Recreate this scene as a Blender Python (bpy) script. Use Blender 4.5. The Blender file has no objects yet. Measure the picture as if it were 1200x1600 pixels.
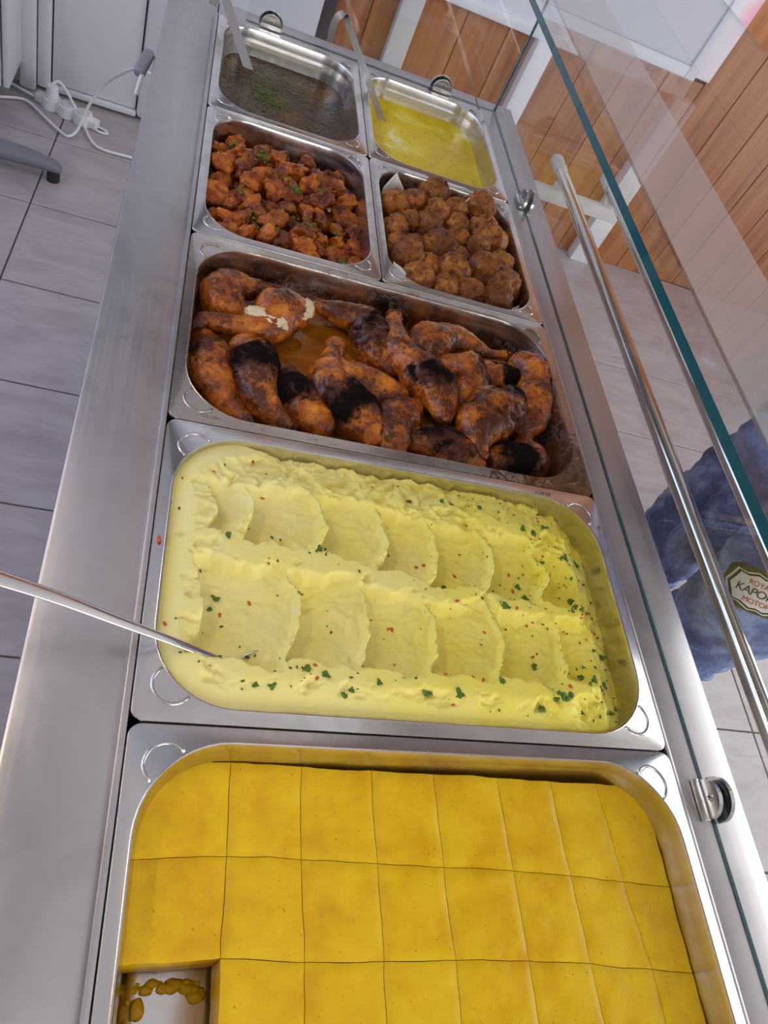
import bpy, bmesh, math, random
import numpy as np
from mathutils import Vector, Matrix, Euler, noise as mnoise
from mathutils.bvhtree import BVHTree

CAM_ROT=(0.6425527520242217, -0.3640469998463153, -0.07655397334846455)
CAM_LOC=(-0.03208859414618214, 0.10300472923199237, 1.5091539062023025)
FOCAL=1172.1759379357175
CHICKEN=[
('golden browned chicken leg curling round the far-left corner of the roast pan', [(0.078, 0.8693, 0.872, 0.0137, 0.2), (0.0605, 0.878, 0.8718, 0.0258, 0.45), (0.0476, 0.895, 0.8708, 0.0291, 0.25), (0.061, 0.9198, 0.872, 0.0236, 0.4), (0.0836, 0.9247, 0.872, 0.0166, 0.5), (0.1092, 0.9314, 0.872, 0.0097, 0.8), (0.127, 0.9367, 0.872, 0.0066, 0.6)]),
('chicken thigh with torn pale white meat showing beside the pool of juices', [(0.1628, 0.9025, 0.878, 0.0113, 0.1), (0.1471, 0.8956, 0.8774, 0.0271, 0.35), (0.1245, 0.8863, 0.875, 0.035, 0.55), (0.1018, 0.8491, 0.878, 0.0241, 0.1), (0.0777, 0.8407, 0.878, 0.0162, 0.15), (0.0516, 0.8394, 0.878, 0.0131, 0.5), (0.0307, 0.8366, 0.878, 0.0109, 0.6), (0.0234, 0.8253, 0.878, 0.0079, 0.6)]),
('long dark-backed chicken leg against the left end of the roast pan', [(0.0318, 0.8172, 0.866, 0.0156, 0.4), (0.0395, 0.7907, 0.8647, 0.0292, 0.8), (0.046, 0.7561, 0.8656, 0.0265, 0.55), (0.0598, 0.7283, 0.866, 0.0191, 0.2), (0.074, 0.7109, 0.866, 0.0131, 0.2), (0.0901, 0.6972, 0.866, 0.0084, 0.2)]),
('chicken leg with large black scorch, second from left along the near side', [(0.0799, 0.8165, 0.872, 0.0174, 0.4), (0.093, 0.7958, 0.8696, 0.0328, 1.1), (0.0951, 0.7595, 0.8704, 0.0304, 0.8), (0.1036, 0.7288, 0.872, 0.023, 0.4), (0.12, 0.7087, 0.872, 0.0147, 0.4), (0.1384, 0.6954, 0.872, 0.0085, 0.5)]),
('short chicken thigh, black on top and orange at its round near end', [(0.1345, 0.7833, 0.868, 0.0173, 0.6), (0.142, 0.7599, 0.8672, 0.0278, 1.2), (0.1539, 0.7375, 0.8673, 0.0274, 0.9), (0.1703, 0.7192, 0.868, 0.0235, 0.3), (0.182, 0.7068, 0.868, 0.0151, 0.2)]),
('chicken leg with its drumstick pointing up and a coal-black thigh by the near rim', [(0.201, 0.8505, 0.874, 0.0138, 0.4), (0.1934, 0.8193, 0.874, 0.0159, 0.3), (0.1875, 0.7871, 0.8733, 0.0272, 0.3), (0.2022, 0.7567, 0.8713, 0.0341, 1.0), (0.2214, 0.7361, 0.871, 0.0349, 1.3), (0.2365, 0.7122, 0.874, 0.0226, 0.5), (0.243, 0.6983, 0.874, 0.0126, 0.3)]),
('light orange chicken drumstick lying between two darker legs', [(0.2049, 0.8164, 0.87, 0.0153, 0.2), (0.2199, 0.8002, 0.8698, 0.0258, 0.15), (0.2457, 0.7879, 0.8689, 0.0288, 0.35), (0.2691, 0.7865, 0.87, 0.0245, 0.1), (0.2872, 0.7934, 0.87, 0.0139, 0.1)]),
('long chicken leg with its knuckle against the far wall of the roast pan', [(0.1694, 0.9384, 0.868, 0.0067, 0.9), (0.1824, 0.9291, 0.868, 0.011, 0.5), (0.207, 0.9242, 0.868, 0.0174, 0.5), (0.2377, 0.9196, 0.8676, 0.0263, 0.6), (0.2565, 0.8928, 0.8657, 0.0325, 0.9), (0.2648, 0.8597, 0.8672, 0.0276, 0.7), (0.2766, 0.8367, 0.868, 0.016, 0.5)]),
('chicken leg lying on top in the middle with an upright rounded knuckle', [(0.2854, 0.9252, 0.882, 0.0116, 0.5), (0.2839, 0.8966, 0.882, 0.0148, 0.45), (0.2887, 0.8599, 0.882, 0.0248, 0.5), (0.3122, 0.8343, 0.8798, 0.0322, 0.8), (0.3329, 0.8066, 0.8795, 0.0334, 1.0), (0.3398, 0.7768, 0.882, 0.0236, 0.6), (0.3395, 0.7517, 0.882, 0.0122, 0.5)]),
('chicken wing-shaped leg along the far wall ending in a split bone tip', [(0.3177, 0.8837, 0.872, 0.0195, 0.3), (0.3394, 0.9051, 0.8702, 0.0309, 0.45), (0.3692, 0.9197, 0.8717, 0.026, 0.45), (0.3991, 0.925, 0.872, 0.0207, 0.2), (0.421, 0.9172, 0.872, 0.0136, 0.25), (0.4403, 0.9126, 0.872, 0.0076, 0.2), (0.4687, 0.9195, 0.872, 0.0084, 0.3)]),
('yellow chicken thigh with one round black spot in the right half of the roast pan', [(0.3662, 0.8767, 0.866, 0.018, 0.2), (0.3855, 0.869, 0.8633, 0.0341, 0.2), (0.4017, 0.8612, 0.8638, 0.0323, 1.05), (0.3945, 0.8216, 0.866, 0.0226, 0.1), (0.3765, 0.7939, 0.866, 0.0135, 0.1)]),
('small chicken piece with a black cap between the spotted thigh and the right-end leg', [(0.4274, 0.8791, 0.87, 0.0165, 0.3), (0.4372, 0.8698, 0.87, 0.0238, 0.3), (0.4539, 0.8706, 0.87, 0.0221, 1.25), (0.4707, 0.8715, 0.87, 0.0185, 1.1)]),
('large orange chicken leg against the right end of the roast pan', [(0.4891, 0.9066, 0.874, 0.0229, 0.3), (0.5038, 0.8881, 0.8716, 0.0332, 0.35), (0.4998, 0.8488, 0.8727, 0.0293, 0.4), (0.4907, 0.8095, 0.874, 0.0241, 0.4), (0.4803, 0.784, 0.874, 0.0174, 0.3), (0.4548, 0.7683, 0.874, 0.0143, 0.8)]),
('broad chicken quarter with mottled brown skin on top at the right', [(0.4549, 0.8217, 0.884, 0.0176, 0.9), (0.4362, 0.7919, 0.8818, 0.0324, 0.7), (0.4129, 0.7767, 0.8795, 0.0401, 0.7), (0.3896, 0.7511, 0.8813, 0.0341, 0.6), (0.3831, 0.7194, 0.884, 0.019, 0.5), (0.3872, 0.7001, 0.884, 0.0078, 0.4)]),
('chicken thigh with smooth brown skin standing by the near rim, left of centre', [(0.3039, 0.7708, 0.87, 0.0155, 0.3), (0.2857, 0.7558, 0.8694, 0.0269, 0.5), (0.2709, 0.7279, 0.8694, 0.027, 0.65), (0.2697, 0.7005, 0.87, 0.024, 0.6), (0.2737, 0.6853, 0.87, 0.0133, 0.5)]),
('dark crusted chicken thigh at the middle of the near rim', [(0.301, 0.7146, 0.87, 0.0169, 0.6), (0.3209, 0.7164, 0.8696, 0.0264, 1.0), (0.3467, 0.7136, 0.8681, 0.0312, 0.9), (0.3698, 0.7007, 0.87, 0.025, 0.7), (0.3856, 0.6909, 0.87, 0.014, 0.5)]),
('blackened chicken leg in the near right corner of the roast pan', [(0.4693, 0.7661, 0.87, 0.0109, 0.2), (0.4653, 0.7471, 0.87, 0.0141, 0.3), (0.469, 0.7196, 0.87, 0.0247, 0.7), (0.4466, 0.7121, 0.8687, 0.0292, 1.2), (0.4184, 0.7088, 0.8693, 0.0272, 1.0), (0.4037, 0.7117, 0.87, 0.016, 0.8)]),
]
MEATBALLS=[(0.3052, 1.2126, 0.88, 0.0258), (0.3427, 1.2312, 0.88, 0.0247), (0.3911, 1.2837, 0.88, 0.0276), (0.4252, 1.2522, 0.88, 0.0228), (0.4757, 1.2796, 0.88, 0.0307), (0.303, 1.1461, 0.88, 0.0219), (0.3353, 1.174, 0.88, 0.0204), (0.385, 1.2189, 0.88, 0.0256), (0.3642, 1.1744, 0.88, 0.0272), (0.422, 1.2039, 0.88, 0.0238), (0.2974, 1.0991, 0.88, 0.0211), (0.3327, 1.1146, 0.88, 0.0204), (0.3191, 1.075, 0.88, 0.0281), (0.3822, 1.1263, 0.88, 0.0296), (0.4168, 1.1671, 0.88, 0.0216), (0.4605, 1.2081, 0.88, 0.0237), (0.4829, 1.2321, 0.88, 0.0211), (0.4967, 1.1841, 0.88, 0.0316), (0.45, 1.1533, 0.88, 0.0248), (0.3537, 1.0682, 0.88, 0.021), (0.3546, 1.1193, 0.88, 0.0178), (0.411, 1.1139, 0.88, 0.0208), (0.3943, 1.0706, 0.88, 0.0294), (0.4527, 1.0944, 0.88, 0.0327), (0.5072, 1.1265, 0.88, 0.0247), (0.3319, 1.0294, 0.88, 0.0266), (0.3758, 1.0249, 0.88, 0.0235), (0.4173, 1.0309, 0.88, 0.025), (0.487, 1.0718, 0.88, 0.0301), (0.4654, 1.0285, 0.88, 0.026)]
PATCH=[[0.885, 0.6078, 0.7904], [0.6049, -0.6441, 0.4681], [0.0157, 0.5974, 0.8018], [-0.7961, -0.4777, 0.3715]]
#patch scale px/m 886.6535503238626


random.seed(7)
rng = np.random.default_rng(7)
scn = bpy.context.scene
COL = scn.collection
PI = math.pi

# ------------------------------------------------------------------ camera
cam_d = bpy.data.cameras.new('camera')
cam = bpy.data.objects.new('camera', cam_d)
COL.objects.link(cam)
cam.location = CAM_LOC
cam.rotation_euler = CAM_ROT
cam_d.sensor_fit = 'VERTICAL'
cam_d.sensor_height = 36.0
cam_d.lens = FOCAL / 1600 * 36
cam_d.clip_start = 0.02
scn.camera = cam

# ------------------------------------------------------------------ world, lights, exposure
scn.view_settings.view_transform = 'Standard'
scn.view_settings.look = 'None'
scn.view_settings.gamma = 1
scn.view_settings.use_curve_mapping = False
scn.view_settings.exposure = 0.0
w = bpy.data.worlds.new('sky')
scn.world = w
w.use_nodes = True
bg = w.node_tree.nodes['Background']
bg.inputs[0].default_value = (0.80, 0.88, 1.0, 1)
bg.inputs[1].default_value = 1.0

def area(name, loc, target, sx, sy, power, color, vis=True):
    l = bpy.data.lights.new(name, 'AREA')
    l.shape = 'RECTANGLE'; l.size = sx; l.size_y = sy
    l.energy = power; l.color = color
    o = bpy.data.objects.new(name, l); COL.objects.link(o)
    o.location = loc
    o.rotation_euler = (Vector(target) - Vector(loc)).to_track_quat('-Z', 'Y').to_euler()
    return o
# daylight through the three windows (each lamp fills its window opening)
area('window_daylight', (-1.69, 1.5, 1.55), (2, 1.5, 1.2), 2.2, 1.3, 19, (0.30, 0.46, 1.0))
area('window_daylight', (3.28, 0.6, 1.75), (0, 0.6, 1.0), 3.0, 1.7, 50, (0.95, 0.96, 1.0))
area('window_daylight', (1.35, -2.28, 1.7), (1.35, 2, 1.0), 2.4, 1.8, 45, (1.0, 0.97, 0.93))

# ------------------------------------------------------------------ node helpers
def mat(name, color=(.8, .8, .8), rough=.5, metal=0.0, **kw):
    m = bpy.data.materials.new(name); m.use_nodes = True
    b = m.node_tree.nodes['Principled BSDF']
    b.inputs['Base Color'].default_value = (*color, 1)
    b.inputs['Roughness'].default_value = rough
    b.inputs['Metallic'].default_value = metal
    for k, v in kw.items(): b.inputs[k.replace('_', ' ')].default_value = v
    m.diffuse_color = (*color, 1)
    return m
class G:
    def __init__(s, m):
        s.t = m.node_tree; s.b = s.t.nodes['Principled BSDF']
    def n(s, typ, **kw):
        x = s.t.nodes.new(typ)
        for k, v in kw.items(): setattr(x, k, v)
        return x
    def l(s, a, b): s.t.links.new(a, b)
    def coord(s, scale=(1, 1, 1), rot=(0, 0, 0), kind='Object'):
        c = s.n('ShaderNodeTexCoord'); mp = s.n('ShaderNodeMapping')
        mp.inputs['Scale'].default_value = scale; mp.inputs['Rotation'].default_value = rot
        s.l(c.outputs[kind], mp.inputs['Vector']); return mp.outputs[0]
    def noise(s, vec, scale, detail=4, rough=.55, dist=0):
        x = s.n('ShaderNodeTexNoise'); x.inputs['Scale'].default_value = scale
        x.inputs['Detail'].default_value = detail; x.inputs['Roughness'].default_value = rough
        x.inputs['Distortion'].default_value = dist
        s.l(vec, x.inputs['Vector']); return x.outputs['Fac']
    def ramp(s, fac, stops):
        x = s.n('ShaderNodeValToRGB'); e = x.color_ramp.elements
        while len(e) < len(stops): e.new(.5)
        for i, (p, c) in enumerate(stops):
            e[i].position = p; e[i].color = (*c, 1) if len(c) == 3 else c
        s.l(fac, x.inputs[0]); return x.outputs[0]
    def mix(s, fac, a, b, mode='MIX'):
        x = s.n('ShaderNodeMix', data_type='RGBA', blend_type=mode)
        if isinstance(fac, float): x.inputs[0].default_value = fac
        else: s.l(fac, x.inputs[0])
        for i, v in ((6, a), (7, b)):
            if isinstance(v, tuple): x.inputs[i].default_value = (*v, 1)
            else: s.l(v, x.inputs[i])
        return x.outputs[2]
    def math(s, op, a, b=0.0, clamp=False):
        x = s.n('ShaderNodeMath', operation=op, use_clamp=clamp)
        for i, v in ((0, a), (1, b)):
            if isinstance(v, (int, float)): x.inputs[i].default_value = v
            else: s.l(v, x.inputs[i])
        return x.outputs[0]
    def maprange(s, v, a, b, c=0.0, d=1.0):
        x = s.n('ShaderNodeMapRange')
        s.l(v, x.inputs[0])
        for i, q in enumerate((a, b, c, d)): x.inputs[i + 1].default_value = q
        return x.outputs[0]
    def bump(s, h, strength=.3, dist=.002, prev=None):
        x = s.n('ShaderNodeBump'); x.inputs['Strength'].default_value = strength
        x.inputs['Distance'].default_value = dist; s.l(h, x.inputs['Height'])
        if prev is not None: s.l(prev, x.inputs['Normal'])
        return x.outputs[0]
    def out(s, color=None, rough=None, normal=None):
        if color is not None: s.l(color, s.b.inputs['Base Color'])
        if rough is not None: s.l(rough, s.b.inputs['Roughness'])
        if normal is not None: s.l(normal, s.b.inputs['Normal'])

# ------------------------------------------------------------------ materials
M = {}
# worktop stainless steel: wiped, brushed along the counter, slightly blotchy
m = mat('brushed_steel', (.60, .58, .57), .33, 1.0); g = G(m)
v = g.coord(kind='Object')
st = g.noise(g.coord((260, 2.5, 60)), 1.0, 3)
bl = g.noise(v, 7, 4, .6, .6)
sm = g.noise(v, 26, 3, .6, .3)
col = g.ramp(bl, [(.3, (.46, .43, .425)), (.55, (.55, .515, .51)), (.75, (.50, .46, .45))])
col = g.mix(g.maprange(sm, .60, .75, 0, .25), col, (.42, .38, .35))
g.out(col, g.math('ADD', g.maprange(bl, .3, .7, .30, .46), g.maprange(st, .3, .7, -.03, .05)), g.bump(st, .10, .0006))
M['steel'] = m
m = mat('pan_steel', (.66, .64, .61), .2, 1.0); g = G(m)
v = g.coord(); bl = g.noise(v, 30, 4, .6, .4)
g.out(g.ramp(bl, [(.35, (.70, .67, .64)), (.7, (.60, .56, .52))]), g.maprange(bl, .3, .75, .16, .30), g.bump(g.noise(v, 8, 2), .15, .003))
M['pan'] = m
# roast pan: baked-on fat, heaviest at its near right corner and rims (x ~ .52, y ~ .66 in world)
m = mat('roast_pan_steel', (.62, .58, .54), .24, 1.0); g = G(m)
v = g.coord()
geo = g.n('ShaderNodeNewGeometry'); sep = g.n('ShaderNodeSeparateXYZ'); g.l(geo.outputs['Position'], sep.inputs[0])
nx = g.noise(v, 55, 6, .7, 1.2); nb = g.noise(v, 9, 4, .6, .6)
side = g.maprange(sep.outputs[0], .33, .52, 0, .46)
near = g.maprange(sep.outputs[1], .80, .668, 0, 1.0)
deep = g.maprange(sep.outputs[2], .898, .87, 0, .10)
k = g.math('ADD', g.math('ADD', nx, deep), g.math('MULTIPLY', side, near))
k = g.math('ADD', k, g.maprange(nb, .4, .7, 0, .10))
dirt = g.maprange(k, .64, .78)
g.out(g.mix(dirt, g.ramp(nb, [(.3, (.58, .52, .46)), (.7, (.45, .37, .31))]), g.ramp(nx, [(.35, (.22, .10, .04)), (.7, (.05, .018, .01))])),
      g.maprange(dirt, 0, 1, .22, .40), g.bump(nx, .25, .001))
g.l(g.maprange(dirt, 0, 1, 1.0, .35), g.b.inputs['Metallic'])
M['roastpan'] = m
M['chrome'] = mat('polished_chrome', (.72, .70, .68), .08, 1.0)
M['clampsteel'] = mat('satin_clamp_steel', (.68, .67, .65), .18, 1.0)
M['ladlesteel'] = mat('dull_ladle_steel', (.42, .41, .42), .32, 1.0)
M['darkgap'] = mat('black_rubber', (.02, .02, .022), .6)
M['whiteplastic'] = mat('white_plastic', (.80, .80, .80), .35)
M['capplastic'] = mat('grey_end_cap_plastic', (.62, .62, .60), .35)
M['greymetal'] = mat('grey_painted_metal', (.20, .20, .235), .4)
m = mat('white_pvc', (.72, .74, .78), .35); M['pvc'] = m
M['whitepaint'] = mat('white_paint', (.80, .80, .81), .5)
M['wallpaint'] = mat('wall_paint', (.74, .73, .72), .7)
M['ceilpaint'] = mat('ceiling_paint', (.78, .77, .76), .8)
m = mat('dark_stained_post', (.07, .055, .06), .45); M['darkpost'] = m
# clear glass: a physical thin pane = straight-through transmission + Fresnel reflection
def glass_mat(name, tint, r0=.04):
    m = bpy.data.materials.new(name); m.use_nodes = True; t = m.node_tree; t.nodes.clear()
    o = t.nodes.new('ShaderNodeOutputMaterial'); mx = t.nodes.new('ShaderNodeMixShader')
    lw = t.nodes.new('ShaderNodeLayerWeight'); lw.inputs[0].default_value = .5; pw = t.nodes.new('ShaderNodeMath'); pw.operation = 'POWER'; pw.inputs[1].default_value = 5
    t.links.new(lw.outputs['Facing'], pw.inputs[0])           # Schlick: R0 + (1 - R0)(1 - cos)^5, same from both sides
    fr = t.nodes.new('ShaderNodeMath'); fr.operation = 'MULTIPLY_ADD'; fr.inputs[1].default_value = 1 - r0; fr.inputs[2].default_value = r0
    t.links.new(pw.outputs[0], fr.inputs[0])
    tr = t.nodes.new('ShaderNodeBsdfTransparent'); tr.inputs[0].default_value = (*tint, 1)
    gl = t.nodes.new('ShaderNodeBsdfGlossy'); gl.inputs['Roughness'].default_value = .0
    t.links.new(fr.outputs[0], mx.inputs[0]); t.links.new(tr.outputs[0], mx.inputs[1]); t.links.new(gl.outputs[0], mx.inputs[2])
    t.links.new(mx.outputs[0], o.inputs[0]); return m
M['glass'] = glass_mat('clear_glass', (.975, .985, .98))
M['mirrorglass'] = glass_mat('half_mirror_glass', (.92, .92, .94), .50)
M['glassedge'] = mat('green_glass_edge', (.0, .075, .085), .06, 0, Coat_Weight=.4)
m = bpy.data.materials.new('milky_haze'); m.use_nodes = True; t = m.node_tree  # pale see-through colour standing in for reflection haze on the shelf glass
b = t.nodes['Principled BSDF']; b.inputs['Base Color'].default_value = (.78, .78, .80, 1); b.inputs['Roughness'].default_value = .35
b.inputs['Alpha'].default_value = .16; M['haze'] = m
# floor tiles
m = mat('floor_tile_stone', (.5, .45, .45), .28); g = G(m)
v = g.coord(kind='Object'); geo = g.n('ShaderNodeNewGeometry')
mp = g.n('ShaderNodeMapping'); mp.inputs['Scale'].default_value = (1.0, 3.2, 1); mp.inputs['Rotation'].default_value = (0, 0, .75)
g.l(geo.outputs['Position'], mp.inputs[0])
nv = g.noise(mp.outputs[0], 4.5, 6, .65, 1.0)
sp = g.noise(geo.outputs['Position'], 60, 2)
col = g.ramp(nv, [(.30, (.36, .305, .315)), (.5, (.43, .375, .385)), (.72, (.49, .44, .45))])
col = g.mix(g.maprange(sp, .74, .80, 0, .6), col, (.25, .2, .19))
g.out(col, None, g.bump(nv, .08, .002)); M['tile'] = m
M['grout'] = mat('grey_grout', (.12, .11, .115), .9)
# wood
m = mat('varnished_larch', (.5, .22, .08), .34); g = G(m)
oi = g.n('ShaderNodeObjectInfo'); geo = g.n('ShaderNodeNewGeometry')
ad = g.n('ShaderNodeVectorMath', operation='ADD'); cx = g.n('ShaderNodeCombineXYZ')
g.l(g.math('MULTIPLY', oi.outputs['Random'], 37.0), cx.inputs[2]); g.l(geo.outputs['Position'], ad.inputs[0]); g.l(cx.outputs[0], ad.inputs[1])
mp = g.n('ShaderNodeMapping'); mp.inputs['Scale'].default_value = (22, 22, 1.3); g.l(ad.outputs[0], mp.inputs[0])
gr = g.noise(mp.outputs[0], 1.0, 5, .6, .8)
mp2 = g.n('ShaderNodeMapping'); mp2.inputs['Scale'].default_value = (14, 14, 5); g.l(ad.outputs[0], mp2.inputs[0])
kn = g.noise(mp2.outputs[0], 1.0, 2, .5, .3)
col = g.ramp(gr, [(.28, (.20, .062, .022)), (.48, (.40, .155, .055)), (.72, (.52, .245, .10))])
col = g.mix(g.maprange(kn, .70, .78, 0, .8), col, (.13, .035, .015))
col = g.mix(g.maprange(oi.outputs['Random'], 0, 1, 0, .35), col, (.30, .10, .03))
g.out(col, None, g.bump(gr, .1, .001)); M['wood'] = m
# foods -------------------------------------------------------------
m = mat('polenta', (.80, .42, .012), .34, 0, Specular_IOR_Level=.35, Subsurface_Weight=.15, Subsurface_Scale=.01); g = G(m)
b = g.b; b.inputs['Subsurface Radius'].default_value = (1, .6, .1)
v = g.coord(kind='Object'); n1 = g.noise(v, 28, 4, .6); n2 = g.noise(v, 420, 2); n3 = g.noise(v, 330, 1)
col = g.ramp(n1, [(.3, (.74, .40, .001)), (.5, (.83, .50, .001)), (.72, (.88, .58, .004))])
col = g.mix(g.maprange(n2, .70, .74, 0, .8), col, (.25, .10, .01))
g.out(col, g.maprange(n1, .3, .7, .28, .5), g.bump(n3, .15, .0006, g.bump(n1, .5, .003))); M['polenta'] = m
m = mat('polenta_crumb', (.86, .60, .14), .5); M['polentaside'] = m
m = mat('mashed_potato', (.82, .70, .22), .42, 0, Specular_IOR_Level=.35, Subsurface_Weight=.2, Subsurface_Scale=.012); g = G(m)
g.b.inputs['Subsurface Radius'].default_value = (1, .8, .3)
v = g.coord(); n1 = g.noise(v, 14, 4); n2 = g.noise(v, 160, 3, .6); n3 = g.noise(v, 60, 5, .65, .6)
geo = g.n('ShaderNodeNewGeometry'); sep = g.n('ShaderNodeSeparateXYZ'); g.l(geo.outputs['Position'], sep.inputs[0])
rt = g.maprange(sep.outputs[0], .05, .45)
col = g.mix(g.math('ADD', g.math('MULTIPLY', rt, .75), g.maprange(n1, .3, .7, -.05, .35), True), (.90, .80, .34), (.92, .77, .065))
g.out(col, None, g.bump(n2, .25, .0012, g.bump(n3, .4, .003))); M['mash'] = m
def skin_mat(name, cols, blk, glow=.25):
    m = mat(name, cols[1], .40, 0, Coat_Weight=glow, Coat_Roughness=.2, Specular_IOR_Level=.3); g = G(m)
    oi = g.n('ShaderNodeObjectInfo'); geo = g.n('ShaderNodeNewGeometry')
    v = geo.outputs['Position']
    at = g.n('ShaderNodeAttribute', attribute_name='char')
    n1 = g.noise(v, 45, 6, .65, .5); n2 = g.noise(v, 160, 4, .65, .3); n3 = g.noise(v, 22, 3, .6, .4)
    col = g.ramp(g.math('ADD', g.math('MULTIPLY', n1, .7), g.math('MULTIPLY', n2, .3)), [(.38, cols[0]), (.49, cols[1]), (.60, cols[2]), (.72, cols[3])])
    # browning amount follows the char attribute plus noise
    br = g.math('ADD', g.math('MULTIPLY', at.outputs['Fac'], .55), g.math('MULTIPLY', g.math('SUBTRACT', n2, .5), 1.7))
    br = g.math('ADD', br, g.math('MULTIPLY', g.math('SUBTRACT', n3, .5), 1.7))
    col = g.mix(g.maprange(br, .02, .42, 0, .92), col, (.055, .010, .004))
    bk = g.math('ADD', g.math('MULTIPLY', at.outputs['Fac'], .8), g.math('MULTIPLY', g.math('SUBTRACT', n1, .5), 1.6))
    k = g.maprange(bk, .58, .85)
    col = g.mix(k, col, blk)
    g.l(g.maprange(k, 0, .6, glow, 0.0), g.b.inputs['Coat Weight']); g.l(g.maprange(k, 0, 1, .30, .10), g.b.inputs['Specular IOR Level'])
    g.out(col, g.maprange(k, 0, 1, .36, .85), g.bump(n2, .6, .0018, g.bump(n1, .5, .004)))
    return m
M['roast'] = skin_mat('roast_chicken_skin', [(.20, .035, .004), (.50, .12, .007), (.72, .24, .013), (.84, .42, .05)], (.007, .0035, .0025), .32)
M['flesh'] = mat('white_chicken_meat', (.72, .58, .34), .45)
def chunk_mat(name, stops, dark, sc=1.0):
    m = mat(name, stops[1], .42, 0, Coat_Weight=.12, Coat_Roughness=.2, Specular_IOR_Level=.3); g = G(m)
    v = g.n('ShaderNodeNewGeometry').outputs['Position']; oi = g.n('ShaderNodeObjectInfo')
    n1 = g.noise(v, 60 * sc, 5, .6, .4); n2 = g.noise(v, 200 * sc, 4, .6); n3 = g.noise(v, 18, 2)
    col = g.ramp(n1, [(.34, stops[0]), (.48, stops[1]), (.66, stops[2])])
    col = g.mix(g.maprange(g.math('ADD', g.math('MULTIPLY', oi.outputs['Random'], .35), g.math('MULTIPLY', n3, 1.0)), .62, .86, 0, .8), col, dark)
    g.out(col, None, g.bump(n2, .9, .0020, g.bump(n1, .7, .004))); return m
M['chunk'] = chunk_mat('paprika_glazed_chicken', [(.13, .014, .002), (.42, .090, .005), (.66, .22, .015)], (.07, .009, .003))
M['meatball'] = chunk_mat('fried_meatball', [(.10, .022, .003), (.34, .098, .009), (.58, .22, .028)], (.14, .032, .005), 1.5)
m = mat('cooking_juices', (.42, .13, .008), .04, 0, Coat_Weight=.5); g = G(m)
v = g.coord(); n = g.noise(v, 18, 4, .6, 1.0)
g.out(g.ramp(n, [(.3, (.20, .05, .004)), (.5, (.42, .13, .008)), (.72, (.60, .24, .02))]), None, g.bump(n, .3, .002)); M['juice'] = m
m = mat('brown_soup', (.10, .05, .02), .25, 0, Specular_IOR_Level=.2); g = G(m)
v = g.coord(); n = g.noise(v, 16, 5, .6, .8); n2 = g.noise(v, 120, 4, .7, .5)
col = g.ramp(n, [(.32, (.040, .019, .006)), (.5, (.080, .040, .012)), (.72, (.20, .072, .014))])
col = g.mix(g.maprange(n2, .52, .62, 0, .75), col, (.035, .022, .008))
g.out(col, g.maprange(n2, .5, .65, .08, .4), g.bump(n2, .5, .002)); M['soup'] = m
m = mat('yellow_butter_sauce', (.80, .55, .02), .25, 0, Specular_IOR_Level=.25); g = G(m)
v = g.coord(); n = g.noise(v, 13, 3, .5, .8); n2 = g.noise(v, 150, 3, .7)
col = g.ramp(n, [(.35, (.74, .50, .002)), (.55, (.82, .62, .004)), (.64, (.86, .74, .08)), (.70, (.92, .88, .50))])
col = g.mix(g.maprange(n2, .60, .68, 0, .55), col, (.42, .20, .01))
g.out(col, None, g.bump(n2, .25, .001)); M['sauce'] = m
M['parsley'] = mat('parsley_green', (.075, .16, .004), .6)
M['parsleydark'] = mat('parsley_dark_green', (.045, .095, .004), .6)
M['dill'] = mat('dried_herb', (.13, .10, .015), .6)
M['chili'] = mat('red_pepper_flake', (.62, .09, .01), .35)
m = mat('baking_paper', (.82, .78, .72), .6, 0, Transmission_Weight=0.0); M['paper'] = m
m = mat('blue_denim', (.06, .09, .2), .8); g = G(m)
v = g.coord(); n = g.noise(v, 8, 5, .65, .6); n2 = g.noise(v, 60, 4, .7, .5)
wv = g.n('ShaderNodeTexWave'); wv.inputs['Scale'].default_value = 260; g.l(v, wv.inputs['Vector'])
col = g.ramp(n, [(.34, (.035, .042, .13)), (.47, (.10, .135, .32)), (.58, (.26, .33, .58)), (.72, (.48, .56, .80))])
col = g.mix(g.maprange(n2, .45, .7, 0, .5), col, (.10, .15, .30))
g.out(col, None, g.bump(n2, .5, .003, g.bump(n, .6, .02))); M['denim'] = m
M['skin'] = mat('skin', (.60, .36, .26), .5, 0, Subsurface_Weight=.1, Subsurface_Scale=.01)
M['hoodie'] = mat('grey_jersey', (.30, .31, .34), .85)
M['shoe'] = mat('dark_shoe_leather', (.04, .035, .035), .5)
M['hair'] = mat('dark_brown_hair', (.035, .022, .015), .6)
M['eye'] = mat('eye_white', (.8, .8, .8), .2); M['iris'] = mat('brown_iris', (.05, .025, .01), .2)
M['lip'] = mat('lip', (.45, .18, .15), .5)
M['patchbrown'] = mat('olive_brown_felt', (.09, .065, .02), .9)
M['patchwhite'] = mat('cream_patch_cloth', (.78, .74, .66), .85)
M['patchblack'] = mat('black_thread', (.015, .014, .014), .8)
M['patchred'] = mat('red_thread', (.45, .045, .03), .8)
M['warmlamp'] = mat('added_lamp_diffuser', (.9, .85, .7), .5, 0, Emission_Strength=5.0)  # glowing face of the added, unseen ceiling lamp
M['warmlamp'].node_tree.nodes['Principled BSDF'].inputs['Emission Color'].default_value = (1, .80, .42, 1)
m = mat('window_blind_cloth', (.66, .67, .74), .8); M['blind'] = m
m = mat('poster_paper', (.75, .62, .66), .4); g = G(m)
n = g.noise(g.coord(), 3, 3); g.out(g.ramp(n, [(.4, (.80, .76, .80)), (.6, (.78, .40, .50))])); M['poster'] = m

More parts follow.
